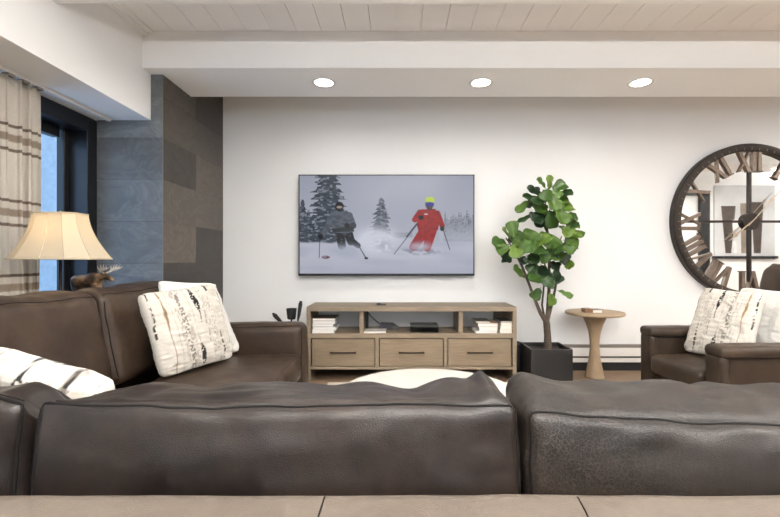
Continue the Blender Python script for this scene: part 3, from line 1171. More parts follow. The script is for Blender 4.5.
    e = np.exp(-(((X - 118) / 12) ** 2 + ((Y - 71) / 4) ** 2))
    lay(np.clip(e * 1.2 * n1 * 1.4, 0, 1), (176, 176, 190), 0.75)
    e = np.exp(-(((X - 118) / 26) ** 2 + ((Y - 81) / 2.5) ** 2))
    lay(e, (186, 190, 202), 0.5)
    return np.clip(col * 1.05 - 0.016, 0.002, 1)


NX, NY = 420, 236
pic = screen_picture(NX, NY)
me = bpy.data.meshes.new('screen')
gx = np.linspace(tx0 + bz, tx1 - bz, NX)
gz = np.linspace(tz1 - bz, tz0 + 0.022, NY)
GX, GZ = np.meshgrid(gx, gz, indexing='ij')
co = np.stack([GX, np.full_like(GX, TY + 0.002), GZ], -1).reshape(-1, 3)
idx = np.arange(NX * NY).reshape(NX, NY)
fc = np.stack([idx[:-1, :-1], idx[:-1, 1:], idx[1:, 1:], idx[1:, :-1]], -1).reshape(-1, 4)
me.from_pydata(co.tolist(), [], fc.tolist())
at = me.color_attributes.new('Col', 'FLOAT_COLOR', 'POINT')
buf = np.ones((NX * NY, 4), np.float32)
buf[:, :3] = pic.reshape(-1, 3)
at.data.foreach_set('color', buf.ravel())
me.materials.append(M['screen'])
scr = bpy.data.objects.new('screen', me)
COL.objects.link(scr)
scr.parent = tv
scr.matrix_parent_inverse = Matrix.Translation(tv.location).inverted()

# ------------------------------------------------------------------ media console
CY0, CY1 = 3.85, 4.25
kk = CY0 / 430.0
cx0, cx1 = (306.5 - 396) * kk, (516.8 - 396) * kk
cz1 = EYE - (306.8 - 258.5) * kk
con = thing('media_console', 'low light oak media console with three drawers and open shelf below the television', 'console', ((cx0 + cx1) / 2, 4.05, 0))
obj('top', box(cx0, cx1, CY0, CY1, cz1 - 0.042, cz1), 'oak', con, bevel=0.002)
for a in (cx0, cx1 - 0.036):
    obj('side_panel', box(a, a + 0.036, CY0, CY1, 0, cz1 - 0.0425), 'oak', con, bevel=0.002)
sh1 = EYE - (333.6 - 258.5) * kk
sh0 = sh1 - 0.042
obj('shelf', box(cx0 + 0.0365, cx1 - 0.0365, CY0, CY1, sh0, sh1), 'oak', con, bevel=0.002)
for px in (361.3, 461.3):
    xx = (px - 396) * kk
    obj('divider', box(xx - 0.02, xx + 0.02, CY0 + 0.03, CY1, sh1, cz1 - 0.0425), 'oak', con, bevel=0.002)
obj('rear_post', box(cx1 - 0.12, cx1 - 0.0365, CY1 - 0.03, CY1, sh1, cz1 - 0.0425), 'oak', con, smooth=False)
zb0, zb1 = EYE - (369.6 - 258.5) * kk, EYE - (366.6 - 258.5) * kk
obj('bottom_rail', box(cx0 + 0.0365, cx1 - 0.0365, CY0 + 0.001, CY1, zb0, zb1), 'oak', con, bevel=0.002)
obj('back_panel', box(cx0 + 0.0365, cx1 - 0.0365, CY1 - 0.015, CY1, zb1, sh0), 'oak', con, smooth=False)
dr = [(311.5, 375.0), (379.3, 443.6), (447.8, 511.8)]
for i in range(2):
    a, b = (dr[i][1] - 396) * kk + 0.003, (dr[i + 1][0] - 396) * kk - 0.003
    obj('drawer_divider', box(a, b, CY0 + 0.001, CY1 - 0.02, zb1, sh0), 'oak', con, smooth=False)
for a, b in dr:
    x0, x1 = (a - 396) * kk, (b - 396) * kk
    d = obj('drawer', box(x0 + 0.004, x1 - 0.004, CY0 + 0.006, CY1 - 0.03, zb1 + 0.005, sh0 - 0.008), 'oak_front', con, bevel=0.002)
    xm = (x0 + x1) / 2
    zm = EYE - (352.3 - 258.5) * kk
    bm = tube([(xm - 0.115, CY0 - 0.022, zm), (xm + 0.115, CY0 - 0.022, zm)], 0.006)
    for s in (-0.105, 0.105):
        tube([(xm + s, CY0 + 0.008, zm), (xm + s, CY0 - 0.024, zm)], 0.0055, bm)
        lathe([(0.013, 0), (0.013, 0.002)], (0, 0, 0), bm, 12) if False else None
    obj('handle', bm, 'darkmetal', d)


def book(x0, x1, y0, y1, z0, z1, rgb, label, rot=0.0, group=None):
    t = thing('book', label, 'book', ((x0 + x1) / 2, (y0 + y1) / 2, z0), group)
    th = min(0.003, (z1 - z0) * 0.18)
    m = plain('book_cover', rgb, 0.5)
    bm = box(x0, x1, y0, y1, z0, z0 + th)
    box(x0, x1, y0, y1, z1 - th, z1, bm)
    box(x0, x1, y1 - 0.004, y1, z0 + th, z1 - th, bm)
    c = obj('cover', bm, m, t, smooth=False)
    p = obj('pages', box(x0 + 0.004, x1 - 0.004, y0 + 0.004, y1 - 0.004, z0 + th, z1 - th), 'paper', t, smooth=False)
    t.rotation_euler.z = rot
    return t


BY = CY0 + 0.04
K2 = BY / 430.0


def bx(px):
    return (px - 396) * K2


z = sh1
stackL = [(311.5, 334.5, 0.030, (226, 226, 226), 'thick white book at the bottom of the left shelf stack', 0),
          (312, 336.2, 0.026, (206, 208, 214), 'pale grey book second from the bottom of the left shelf stack', 0.02),
          (312, 334.0, 0.027, (160, 160, 166), 'grey book third from the bottom of the left shelf stack', -0.03),
          (312, 335.5, 0.024, (224, 224, 228), 'white book just under the dark top book of the left shelf stack', 0.03),
          (312, 335.8, 0.026, (62, 46, 40), 'dark brown book on top of the left shelf stack', -0.02)]
for a, b, h, c, lb, r in stackL:
    book(bx(a) + 0.006, bx(b), BY - 0.02, BY + 0.24, z, z + h, c, lb, r * 0.5, 'books stacked at the left of the shelf')
    z += h + 0.0005
z = sh1
stackR = [(475.5, 497, 0.020, (224, 222, 220), 'white book at the bottom of the middle right shelf stack', 0),
          (478.5, 497.5, 0.036, (196, 200, 210), 'pale blue-grey book second in the middle right shelf stack', 0.02),
          (477.5, 498, 0.034, (176, 150, 122), 'tan book third in the middle right shelf stack', -0.02),
          (475.5, 490.5, 0.016, (120, 112, 104), 'small grey book on top of the middle right shelf stack', 0.0)]
for a, b, h, c, lb, r in stackR:
    book(bx(a), bx(b) - 0.002, BY - 0.02, BY + 0.2, z, z + h, c, lb, r * 0.4, 'books stacked at the right of the shelf')
    z += h + 0.0005
z = sh1
stackF = [(499.2, 511.8, 0.036, (216, 202, 182), 'cream book at the bottom of the stack at right end of the shelf'),
          (499.8, 511.8, 0.030, (222, 206, 188), 'beige book in the middle of the stack at right end of the shelf'),
          (500.4, 511.8, 0.030, (228, 212, 190), 'light tan book on the stack at right end of the shelf, under the black one'),
          (499.6, 511.8, 0.012, (40, 36, 34), 'thin black book on top of the stack at right end of the shelf')]
for a, b, h, c, lb in stackF:
    book(bx(a), bx(b) - 0.002, BY - 0.025, BY + 0.2, z, z + h, c, lb, 0, 'books stacked at the shelf end')
    z += h + 0.0005
book(bx(363.6) + 0.003, bx(386), BY - 0.015, BY + 0.15, sh1, sh1 + 0.014, (206, 200, 194), 'thin pale magazine lying alone on the open shelf, below the cable')
# media boxes
t = thing('cable_box', 'small black cable box in the centre of the open shelf', 'media box', (bx(424.5), BY + 0.1, sh1))
obj('body', box(bx(410.5), bx(438.8), BY, BY + 0.2, sh1 + 0.006, sh1 + 0.066), 'plastic', t, bevel=0.005)
obj('front_panel', box(bx(411.5), bx(437.8), BY - 0.0015, BY + 0.002, sh1 + 0.012, sh1 + 0.05), plain('gloss_black', (8, 8, 9), 0.12), t, smooth=False)
for dx in (0.02, 0.23):
    obj('foot', box(bx(410.5) + dx, bx(410.5) + dx + 0.015, BY + 0.02, BY + 0.17, sh1, sh1 + 0.006), 'blackmatt', t, smooth=False)
t = thing('router', 'low dark grey box with a cable, left of the cable box', 'media box', (bx(387), BY + 0.22, sh1))
obj('body', prism([(bx(379), sh1), (bx(379) , sh1 + 0.05), (bx(381), sh1 + 0.056), (bx(393), sh1 + 0.050), (bx(398), sh1 + 0.02), (bx(398), sh1)], BY + 0.17, BY + 0.29), plain('dark_grey_plastic', (44, 44, 50), 0.4), t, bevel=0.003)
cable = [(bx(364.2), BY + 0.26, cz1 - 0.044), (bx(365), BY + 0.255, cz1 - 0.07), (bx(368), BY + 0.25, cz1 - 0.11), (bx(373), BY + 0.25, sh1 + 0.085), (bx(378), BY + 0.24, sh1 + 0.05), (bx(380.5), BY + 0.24, sh1 + 0.035)]
obj('cable', tube(cable, 0.005, n=8), 'plastic', t)
t = thing('power_adapter', 'black power strip hanging inside the console beside the left divider', 'power strip', (bx(365), BY + 0.3, cz1))
obj('body', box(bx(363.6) + 0.004, bx(366.5) + 0.004, BY + 0.19, BY + 0.235, sh1 + 0.001, cz1 - 0.046), 'plastic', t, bevel=0.003)
t = thing('streaming_box', 'tiny black gadget lying on top of the media console', 'gadget', ((381 - 396) * 4.0 / 430, 4.0, cz1))
a0 = (376.5 - 396) * 4.0 / 430
obj('body', box(a0, a0 + 0.045, 3.98, 4.03, cz1, cz1 + 0.022), 'plastic', t, bevel=0.004)
obj('remote', box(a0 + 0.04, a0 + 0.09, 3.97, 4.0, cz1, cz1 + 0.013), 'plastic', t, bevel=0.003)
t = thing('subwoofer', 'black box standing on the floor between console and plant', 'speaker', (1.155, 4.16, 0))
obj('cabinet', box(1.085, 1.222, 4.06, 4.27, 0.01, 0.285), 'blackmatt', t, bevel=0.006)
obj('foot', box(1.10, 1.205, 4.08, 4.25, 0, 0.01), 'blackmatt', t, smooth=False)

# ------------------------------------------------------------------ fiddle-leaf fig in its planter
px0, px1, py0, py1, pz = 1.162, 1.523, 3.70, 4.03, 0.322
fig = thing('potted_fig_tree', 'tall fiddle-leaf fig tree in a square black planter beside the console', 'potted plant', (1.34, 3.87, 0))
bm = bmesh.new()
o_ = [(px0, py0), (px1, py0), (px1, py1), (px0, py1)]
ins = 0.02
i_ = [(px0 + ins, py0 + ins), (px1 - ins, py0 + ins), (px1 - ins, py1 - ins), (px0 + ins, py1 - ins)]
lv = [[bm.verts.new((x, y, z)) for x, y in pts] for pts, z in ((o_, 0.0), (o_, pz), (i_, pz), (i_, pz - 0.06))]
for r in range(3):
    for k_ in range(4):
        bm.faces.new((lv[r][k_], lv[r][(k_ + 1) % 4], lv[r + 1][(k_ + 1) % 4], lv[r + 1][k_]))
bm.faces.new(lv[0][::-1])
bm.faces.new(lv[3])
obj('planter', bm, 'planter', fig, bevel=0.003)
bm = box(px0 + 0.021, px1 - 0.021, py0 + 0.021, py1 - 0.021, pz - 0.055, pz - 0.035)
obj('soil', bm, 'soil', fig, smooth=False)


def fp(px, py, y):
    return Vector(((px - 396) * y / 430.0, y, EYE - (py - 258.5) * y / 430.0))


bm = bmesh.new()
trunks = [
    ([(548, 350, 3.87), (547.5, 335, 3.87), (546.5, 322, 3.87)], (0.036, 0.030, 0.030)),
    ([(546.5, 323, 3.87), (540, 312, 3.86), (535, 300, 3.85), (529, 284, 3.84), (522, 266, 3.82), (514, 250, 3.80), (506, 238, 3.80)], (0.022, 0.017, 0.014, 0.012, 0.011, 0.009, 0.006)),
    ([(547, 323, 3.87), (548, 308, 3.88), (549, 290, 3.88), (549, 270, 3.88), (550, 250, 3.88), (547, 228, 3.88), (545, 205, 3.88), (548, 188, 3.88)], (0.022, 0.017, 0.014, 0.013, 0.012, 0.010, 0.008, 0.005)),
    ([(547, 323, 3.87), (551, 308, 3.90), (555, 290, 3.92), (558, 272, 3.94), (562, 255, 3.95), (566, 238, 3.95), (570, 225, 3.95)], (0.016, 0.013, 0.011, 0.010, 0.009, 0.008, 0.005)),
    ([(545, 320, 3.87), (542, 305, 3.90), (544, 285, 3.92), (545, 265, 3.92), (541, 245, 3.9)], (0.010, 0.009, 0.008, 0.007, 0.005)),
    ([(547, 232, 3.88), (540, 218, 3.87), (534, 208, 3.86), (528, 200, 3.85)], (0.008, 0.006, 0.005, 0.004)),
    ([(549, 262, 3.88), (556, 248, 3.84), (562, 236, 3.8)], (0.008, 0.006, 0.004)),
]
for pts, rr in trunks:
    tube([fp(*p) for p in pts], rr, bm, n=10)
obj('trunk', bm, 'bark', fig)
lr = random.Random(11)
lbm = bmesh.new()
lcl = lbm.verts.layers.float_color.new('Col')


def leaf(base, tip, wid, up, tone, curl):
    ax = tip - base
    L = ax.length
    ax.normalize()
    side = ax.cross(up)
    if side.length < 1e-4:
        side = ax.orthogonal()
    side.normalize()
    nn = side.cross(ax).normalized()
    prof = [0.05, 0.05, 0.42, 0.60, 0.66, 0.78, 0.94, 1.0, 0.93, 0.68, 0.04]
    ts = [0, 0.12, 0.20, 0.30, 0.42, 0.55, 0.68, 0.80, 0.90, 0.97, 1.0]
    rows_ = []
    for t_, w_ in zip(ts, prof):
        row = []
        for s in (-1, -0.66, -0.33, 0, 0.33, 0.66, 1):
            wave = 0.05 * wid * math.sin(t_ * 16 + s * 2) * abs(s)
            p = base + ax * L * t_ + side * (s * w_ * wid / 2) + nn * (abs(s) ** 1.5 * w_ * wid * 0.16 - curl * L * t_ * t_ + wave)
            v = lbm.verts.new(p)
            vein = 1.0 if abs(s) > 0.2 else 1.35
            vn = 1.0 + 0.14 * math.sin(t_ * 44 - abs(s) * 5)
            v[lcl] = (tone[0] * vein * vn, tone[1] * vein * vn, tone[2] * vein, 1)
            row.append(v)
        rows_.append(row)
    for i in range(len(rows_) - 1):
        for j in range(6):
            lbm.faces.new((rows_[i][j], rows_[i][j + 1], rows_[i + 1][j + 1], rows_[i + 1][j]))


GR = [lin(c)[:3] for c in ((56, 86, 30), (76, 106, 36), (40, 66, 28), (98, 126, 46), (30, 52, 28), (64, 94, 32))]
# (x, y of the tip ; x, y of the foot ; depth ; width px ; tone)
LV = [
    (549, 175, 549, 192, 3.90, 9, 3), (537, 179, 547, 190, 3.86, 10, 1), (566, 182, 551, 192, 3.86, 11, 0), (527, 188, 545, 197, 3.84, 8, 4),
    (573, 191, 553, 197, 3.88, 8, 2), (523, 196, 544, 201, 3.82, 8, 2), (569, 201, 552, 203, 3.80, 12, 0), (534, 203, 548, 196, 3.80, 10, 2),
    (517, 212, 531, 199, 3.82, 8, 1), (519, 222, 534, 214, 3.84, 6, 2), (533, 221, 545, 213, 3.80, 13, 4), (557, 210, 549, 192, 3.78, 14, 1),
    (573, 206, 556, 212, 3.78, 14, 3), (577, 217, 558, 218, 3.80, 14, 0), (552, 228, 549, 208, 3.76, 13, 0), (566, 224, 555, 206, 3.74, 15, 1),
    (511, 221, 515, 240, 3.80, 10, 1), (503, 230, 513, 242, 3.78, 11, 3), (493, 242, 509, 245, 3.78, 12, 0), (497, 252, 511, 246, 3.74, 12, 1),
    (505, 261, 513, 247, 3.76, 11, 2), (517, 258, 514, 242, 3.70, 11, 3), (521, 231, 514, 245, 3.84, 10, 0), (535, 231, 526, 247, 3.78, 15, 1),
    (525, 252, 532, 238, 3.72, 14, 0), (520, 240, 512, 247, 3.70, 10, 1), (538, 240, 528, 250, 3.72, 14, 3), (545, 248, 532, 254, 3.70, 14, 0),
    (555, 236, 546, 250, 3.72, 16, 1), (548, 234, 540, 246, 3.70, 12, 3), (562, 245, 552, 254, 3.70, 15, 0), (582, 234, 566, 237, 3.80, 9, 3),
    (579, 245, 563, 240, 3.78, 13, 1), (574, 252, 560, 246, 3.74, 14, 5), (584, 236, 568, 231, 3.90, 8, 1), (571, 236, 562, 226, 3.74, 13, 3),
    (580, 226, 566, 228, 3.86, 12, 0), (575, 215, 566, 228, 3.90, 11, 1), (568, 262, 556, 252, 3.76, 12, 4), (548, 262, 540, 252, 3.74, 14, 0),
    (536, 263, 530, 252, 3.78, 12, 2), (526, 264, 520, 256, 3.78, 9, 4), (514, 270, 526, 277, 3.78, 11, 1), (571, 261, 566, 270, 3.82, 8, 3),
    (543, 276, 541, 264, 3.84, 12, 4), (531, 280, 545, 274, 3.78, 12, 0), (558, 284, 551, 272, 3.76, 13, 4), (561, 275, 549, 280, 3.74, 13, 4),
    (545, 286, 553, 276, 3.74, 12, 2), (572, 297, 557, 290, 3.78, 8, 1), (533, 299, 541, 287, 3.80, 9, 0), (552, 306, 549, 292, 3.76, 10, 3),
    (549, 258, 556, 246, 3.76, 13, 2), (560, 260, 551, 250, 3.78, 12, 1), (529, 272, 537, 262, 3.80, 10, 2), (542, 226, 536, 214, 3.84, 10, 4),
    (538, 212, 546, 203, 3.78, 12, 5), (560, 198, 551, 190, 3.80, 11, 1), (545, 201, 548, 188, 3.76, 11, 0), (558, 268, 548, 262, 3.84, 11, 4),
]
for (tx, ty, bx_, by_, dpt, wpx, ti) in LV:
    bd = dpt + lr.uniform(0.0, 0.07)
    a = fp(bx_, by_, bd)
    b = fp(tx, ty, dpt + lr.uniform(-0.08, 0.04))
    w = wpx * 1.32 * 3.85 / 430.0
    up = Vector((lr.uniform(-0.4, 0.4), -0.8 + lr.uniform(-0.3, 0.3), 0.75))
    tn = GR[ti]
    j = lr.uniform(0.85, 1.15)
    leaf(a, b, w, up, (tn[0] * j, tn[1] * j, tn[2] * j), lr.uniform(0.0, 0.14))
# leaves on the far side of the crown, seen between the others
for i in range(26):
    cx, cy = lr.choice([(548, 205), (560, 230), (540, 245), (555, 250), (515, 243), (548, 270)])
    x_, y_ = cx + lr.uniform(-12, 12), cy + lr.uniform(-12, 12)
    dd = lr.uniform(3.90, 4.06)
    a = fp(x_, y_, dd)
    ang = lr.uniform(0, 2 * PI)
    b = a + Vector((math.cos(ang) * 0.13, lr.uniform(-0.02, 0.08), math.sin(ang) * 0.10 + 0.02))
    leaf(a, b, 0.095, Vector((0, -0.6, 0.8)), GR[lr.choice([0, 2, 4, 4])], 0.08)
for v in lbm.verts:
    if v.co.y > 4.24:
        v.co.y = 4.24
lo = obj('foliage', lbm, 'leaf', fig, recalc=False)
so = lo.modifiers.new('solid', 'SOLIDIFY')
so.thickness = 0.0012

# ------------------------------------------------------------------ side table
SX, SY = (594.3 - 396) * 4.01 / 430, 4.005
SZ = EYE - (311.3 - 258.5) * 4.01 / 430
st = thing('side_table', 'round light wood side table with flared pedestal beside the plant', 'side table', (SX, SY, 0))
obj('tabletop', lathe([(0.10, -0.030), (0.242, -0.030), (0.254, -0.026), (0.259, -0.016), (0.259, -0.010), (0.253, -0.002), (0.242, 0.0)], (SX, SY, SZ), n=64), 'oak_warm', st)
prof = [(0.084, 0.0), (0.088, 0.006), (0.084, 0.02), (0.070, 0.08), (0.055, 0.15), (0.045, 0.22), (0.041, 0.29), (0.044, 0.36), (0.055, 0.43), (0.073, 0.49), (0.093, 0.535), (0.112, SZ - 0.031)]
obj('pedestal', lathe(prof, (SX, SY, 0), n=48), 'oak_warm', st)
t = thing('wooden_box', 'small brown box on the round side table', 'box', (SX - 0.02, SY, SZ))
u0 = (583 - 396) * 3.95 / 430
obj('lid', box(u0, u0 + 0.07, 3.90, 3.99, SZ + 0.001, SZ + 0.036), plain('brown_box', (118, 84, 54), 0.5), t, bevel=0.002)
t = thing('coaster_stack', 'short stack of pale coasters on side table, against the brown box', 'coasters', (SX + 0.02, SY, SZ))
obj('coasters', box(u0 + 0.073, u0 + 0.15, 3.90, 3.98, SZ + 0.001, SZ + 0.022), 'paper', t, bevel=0.002)
obj('top_coaster', box(u0 + 0.073, u0 + 0.15, 3.90, 3.98, SZ + 0.0225, SZ + 0.030), plain('brown_coaster', (104, 88, 72), 0.6), t, bevel=0.002)

# ------------------------------------------------------------------ round coffee table and rug
obj_r = obj('area_rug', box(-0.6, 1.12, 1.9, 3.80, 0.0, 0.012), 'rug', bevel=0.004)
tag(obj_r, 'cream rug on the wood floor behind the foreground sofa', 'rug')
ct = thing('coffee_table', 'round white coffee table just behind the foreground sofa back', 'coffee table', (0.17, 2.22, 0))
obj('tabletop', lathe([(0.26, -0.045), (0.43, -0.045), (0.465, -0.03), (0.47, -0.015), (0.46, -0.003), (0.43, 0.0)], (0.17, 2.22, 0.422), n=72), 'ivory', ct)
obj('base', lathe([(0.26, 0.0), (0.26, 0.02), (0.16, 0.10), (0.13, 0.22), (0.17, 0.34), (0.25, 0.364)], (0.17, 2.22, 0.0125), n=48), 'ivory', ct)

# ------------------------------------------------------------------ mirrored wall clock
CK = 4.245 / 430.0
cX, cZ, R = (750.3 - 396) * CK, EYE - (221.5 - 258.5) * CK, 77.8 * CK
ck = thing('wall_clock', 'very large round mirrored wall clock with bronze rim and roman numerals', 'clock', (cX, ZW, cZ))
CYF = 4.262


def ring_xz(r0, r1, y0, y1, n=96, bm=None):
    bm = bm or bmesh.new()
    pr = [(r0, y1), (r0, y0 + 0.004), (r0 + 0.006, y0), (r1 - 0.008, y0), (r1, y0 + 0.008), (r1, y1)]
    rg = [[bm.verts.new((cX + r * math.sin(2 * PI * k / n), y, cZ + r * math.cos(2 * PI * k / n))) for k in range(n)] for r, y in pr]
    for i in range(len(rg)):
        a, b = rg[i], rg[(i + 1) % len(rg)]
        for k in range(n):
            bm.faces.new((a[k], a[(k + 1) % n], b[(k + 1) % n], b[k]))
    return bm


bm = bmesh.new()
vs = [bm.verts.new((cX + (R - 0.03) * math.sin(2 * PI * k / 96), CYF, cZ + (R - 0.03) * math.cos(2 * PI * k / 96))) for k in range(96)]
v2 = [bm.verts.new((v.co.x, ZW - 0.012, v.co.z)) for v in vs]
bm.faces.new(vs)
bm.faces.new(v2[::-1])
for k_ in range(96):
    bm.faces.new((vs[k_], vs[(k_ + 1) % 96], v2[(k_ + 1) % 96], v2[k_]))
obj('mirror', bm, 'mirror', ck, smooth=False)
rim = obj('rim', ring_xz(R - 0.075, R, 4.225, ZW - 0.001), 'bronze', ck)
for k_ in range(60):
    bm = bmesh.new()
    a = 2 * PI * k_ / 60
    s, c = math.sin(a), math.cos(a)
    ln = 0.022 if k_ % 5 else 0.034
    d = Vector((s, 0, c))
    sd = Vector((c, 0, -s))
    r0 = R - 0.052
    q = []
    for yy in (4.2235, 4.226):
        for rr_, ss in ((r0 - ln / 2, -1), (r0 - ln / 2, 1), (r0 + ln / 2, 1), (r0 + ln / 2, -1)):
            p = Vector((cX, yy, cZ)) + d * rr_ + sd * (0.0028 * ss)
            q.append(bm.verts.new(p))
    bm.faces.new(q[:4])
    bm.faces.new(q[4:])
    for i in range(4):
        bm.faces.new((q[i], q[(i + 1) % 4], q[4 + (i + 1) % 4], q[4 + i]))
    obj('minute_mark', bm, 'bronze_light', ck, smooth=False)


def stroke(bm, o, ex, ez, x1, z1, x2, z2, w, y0, y1):
    d = Vector((x2 - x1, z2 - z1)).normalized()
    s = Vector((-d.y, d.x)) * w / 2
    # strokes end level with the numeral's top and bottom
    pts = [(x1 - w / 2, z1), (x1 + w / 2, z1), (x2 + w / 2, z2), (x2 - w / 2, z2)] if abs(d.y) > 0.5 else \
        [(x1, z1 - w / 2), (x2, z2 - w / 2), (x2, z2 + w / 2), (x1, z1 + w / 2)]
    a = [bm.verts.new(o + ex * p[0] + ez * p[1] + Vector((0, y0, 0))) for p in pts]
    b = [bm.verts.new(o + ex * p[0] + ez * p[1] + Vector((0, y1, 0))) for p in pts]
    bm.faces.new(a)
    bm.faces.new(b[::-1])
    for i in range(4):
        bm.faces.new((a[i], a[(i + 1) % 4], b[(i + 1) % 4], b[i]))


NUM = {12: 'XII', 1: 'I', 2: 'II', 3: 'III', 4: 'IIII', 5: 'V', 6: 'VI', 7: 'VII', 8: 'VIII', 9: 'IX', 10: 'X', 11: 'XI'}
WID = {'I': 0.055, 'V': 0.135, 'X': 0.135}
H = 0.20
for hr, txt in NUM.items():
    a = 2 * PI * hr / 12
    ez = Vector((math.sin(a), 0, math.cos(a)))
    ex = Vector((math.cos(a), 0, -math.sin(a)))
    o = Vector((cX, 0, cZ)) + ez * (R - 0.083 - H + 0.004)
    tot = sum(WID[c_] for c_ in txt)
    x_ = -tot / 2
    bm = bmesh.new()
    y0, y1 = CYF - 0.022, CYF - 0.001
    for c_ in txt:
        w = WID[c_]
        if c_ == 'I':
            stroke(bm, o, ex, ez, x_ + w / 2, 0, x_ + w / 2, H, 0.034, y0, y1)
            stroke(bm, o, ex, ez, x_ + w / 2 - 0.03, 0.005, x_ + w / 2 + 0.03, 0.005, 0.01, y0, y1)
        elif c_ == 'V':
            stroke(bm, o, ex, ez, x_ + w / 2, 0, x_ + 0.02, H, 0.034, y0, y1)
            stroke(bm, o, ex, ez, x_ + w / 2, 0, x_ + w - 0.015, H, 0.018, y0 + 0.001, y1)
        else:
            stroke(bm, o, ex, ez, x_ + w - 0.02, 0, x_ + 0.02, H, 0.036, y0, y1)
            stroke(bm, o, ex, ez, x_ + 0.015, 0, x_ + w - 0.015, H, 0.018, y0 + 0.001, y1)
        x_ += w
    obj('numeral', bm, 'bronze_light' if hr in (7, 8, 9, 10, 11, 12) else 'bronze_light', ck, smooth=False)
rr0 = R - 0.08
obj('spoke', box(cX - 0.011, cX + 0.011, CYF - 0.02, CYF - 0.002, cZ - rr0, cZ + rr0 - H), 'bronze', ck, smooth=False)
obj('spoke', box(cX - rr0 + 0.0, cX + rr0, CYF - 0.0195, CYF - 0.0025, cZ - 0.011, cZ + 0.011), 'bronze', ck, smooth=False)
bm = bmesh.new()
n_ = 40
fr_ = [bm.verts.new((cX + 0.083 * math.sin(2 * PI * k_ / n_), 4.228, cZ + 0.083 * math.cos(2 * PI * k_ / n_))) for k_ in range(n_)]
bk_ = [bm.verts.new((v.co.x, CYF - 0.001, v.co.z)) for v in fr_]
bm.faces.new(fr_)
bm.faces.new(bk_[::-1])
for k_ in range(n_):
    bm.faces.new((fr_[k_], fr_[(k_ + 1) % n_], bk_[(k_ + 1) % n_], bk_[k_]))
obj('hub', bm, 'bronze', ck, smooth=False)


def hand(dx, dz, w, y, nm):
    L = math.hypot(dx, dz)
    d = Vector((dx / L, 0, dz / L))
    s = Vector((d.z, 0, -d.x))
    bm = bmesh.new()
    prof_ = [(-0.06, 0.3), (0.0, 0.5), (L * 0.62, 0.55), (L * 0.70, 1.6), (L * 0.78, 0.5), (L, 0.15)]
    f = []
    b = []
    for sg in (1, -1):
        seq = prof_ if sg == 1 else prof_[::-1]
        for t_, k__ in seq:
            p = Vector((cX, 0, cZ)) + d * t_ + s * (sg * w * k__)
            f.append(bm.verts.new((p.x, y, p.z)))
            b.append(bm.verts.new((p.x, y + 0.004, p.z)))
    bm.faces.new(f)
    bm.faces.new(b[::-1])
    for i in range(len(f)):
        bm.faces.new((f[i], f[(i + 1) % len(f)], b[(i + 1) % len(f)], b[i]))
    obj(nm, bm, plain('hand_brass', (176, 160, 140), 0.35, 0.8), ck, smooth=False)


hand(0.27, 0.30, 0.009, 4.215, 'minute_hand')
hand(-0.225, -0.19, 0.012, 4.221, 'hour_hand')

# what the clock mirror shows: the far partition with a dark-framed opening and a picture
t = thing('wall_picture', 'black-edged abstract picture of grey and brown upright shapes, seen in the clock mirror', 'picture', (6.25, 0.78, 1.7))
obj('canvas', box(5.73, 6.82, 0.765, 0.785, 1.15, 2.42), plain('pale_grey_canvas', (196, 197, 198), 0.6, nz=0.12, nscale=3), t, smooth=False)
bm = box(5.70, 6.86, 0.762, 0.81, 1.10, 1.15)
obj('frame', bm, 'black', t, smooth=False)
rp = random.Random(3)
for a, wt, wb, z1_, c in ((5.98, 0.26, 0.10, 2.05, 'dk'), (6.28, 0.17, 0.13, 2.1, 'wd'), (6.50, 0.22, 0.12, 2.12, 'dk'), (6.10, 0.10, 0.06, 1.8, 'lt')):
    col = {'dk': (70, 60, 54), 'wd': (134, 122, 108), 'lt': (206, 204, 202)}[c]
    obj('painted_shape', prism([(a - wb / 2, 1.2), (a + wb / 2, 1.2), (a + wt / 2, z1_), (a - wt / 2, z1_)], 0.786, 0.79 + (0.002 if c == 'lt' else 0)), plain('paint_' + c, col, 0.5, nz=0.3, nscale=6), t, smooth=False)
dw = bpy.data.objects.new('door_1', None)
COL.objects.link(dw)
dw['kind'] = 'structure'
bm = box(5.45, 5.62, 0.763, 0.83, 0.0, 2.32)
box(4.9, 5.62, 0.763, 0.83, 2.24, 2.32, bm)
box(4.9, 5.62, 0.763, 0.83, 0.0, 0.7, bm)
obj('door_frame', bm, 'black', dw, smooth=False)

# ------------------------------------------------------------------ curtain and its track
bm = bmesh.new()
NYc, NZc = 150, 40
CUX = -2.10
ya, yb = 1.35, 2.54
gr = []
for i in range(NYc + 1):
    s = i / NYc
    row = []
    for j in range(NZc + 1):
        h = j / NZc
        z_ = 0.02 + h * (SOF - 0.055)
        amp = 0.014 + 0.012 * (1 - h) ** 0.6
        ph = s * 2 * PI * 21.0
        ph += 1.1 * math.sin(s * 17 + 0.6 * h) + 0.5 * math.sin(s * 41)
        x_ = CUX + amp * (0.8 + 0.3 * math.sin(s * 23)) * math.sin(ph) + 0.006 * math.sin(ph * 2.3 + h * 2) + 0.004 * math.sin(h * 9 + s * 20)
        y_ = ya + (yb - ya) * s + 0.014 * math.cos(ph) + (0.02 * (1 - h) * math.sin(s * 9))
        row.append(bm.verts.new((x_, y_, z_)))
    gr.append(row)
for i in range(NYc):
    for j in range(NZc):
        bm.faces.new((gr[i][j], gr[i + 1][j], gr[i + 1][j + 1], gr[i][j + 1]))
cur = obj('curtain', bm, 'curtain', None, recalc=False)
cur.data.set_sharp_from_angle(angle=PI)
so = cur.modifiers.new('solid', 'SOLIDIFY')
so.thickness = 0.002
tag(cur, 'beige linen curtain with brown horizontal stripes hanging beside the window', 'curtain')
tr = thing('curtain_track', 'white curtain track running along the ceiling soffit above the window', 'curtain track', (CUX, 2, SOF))
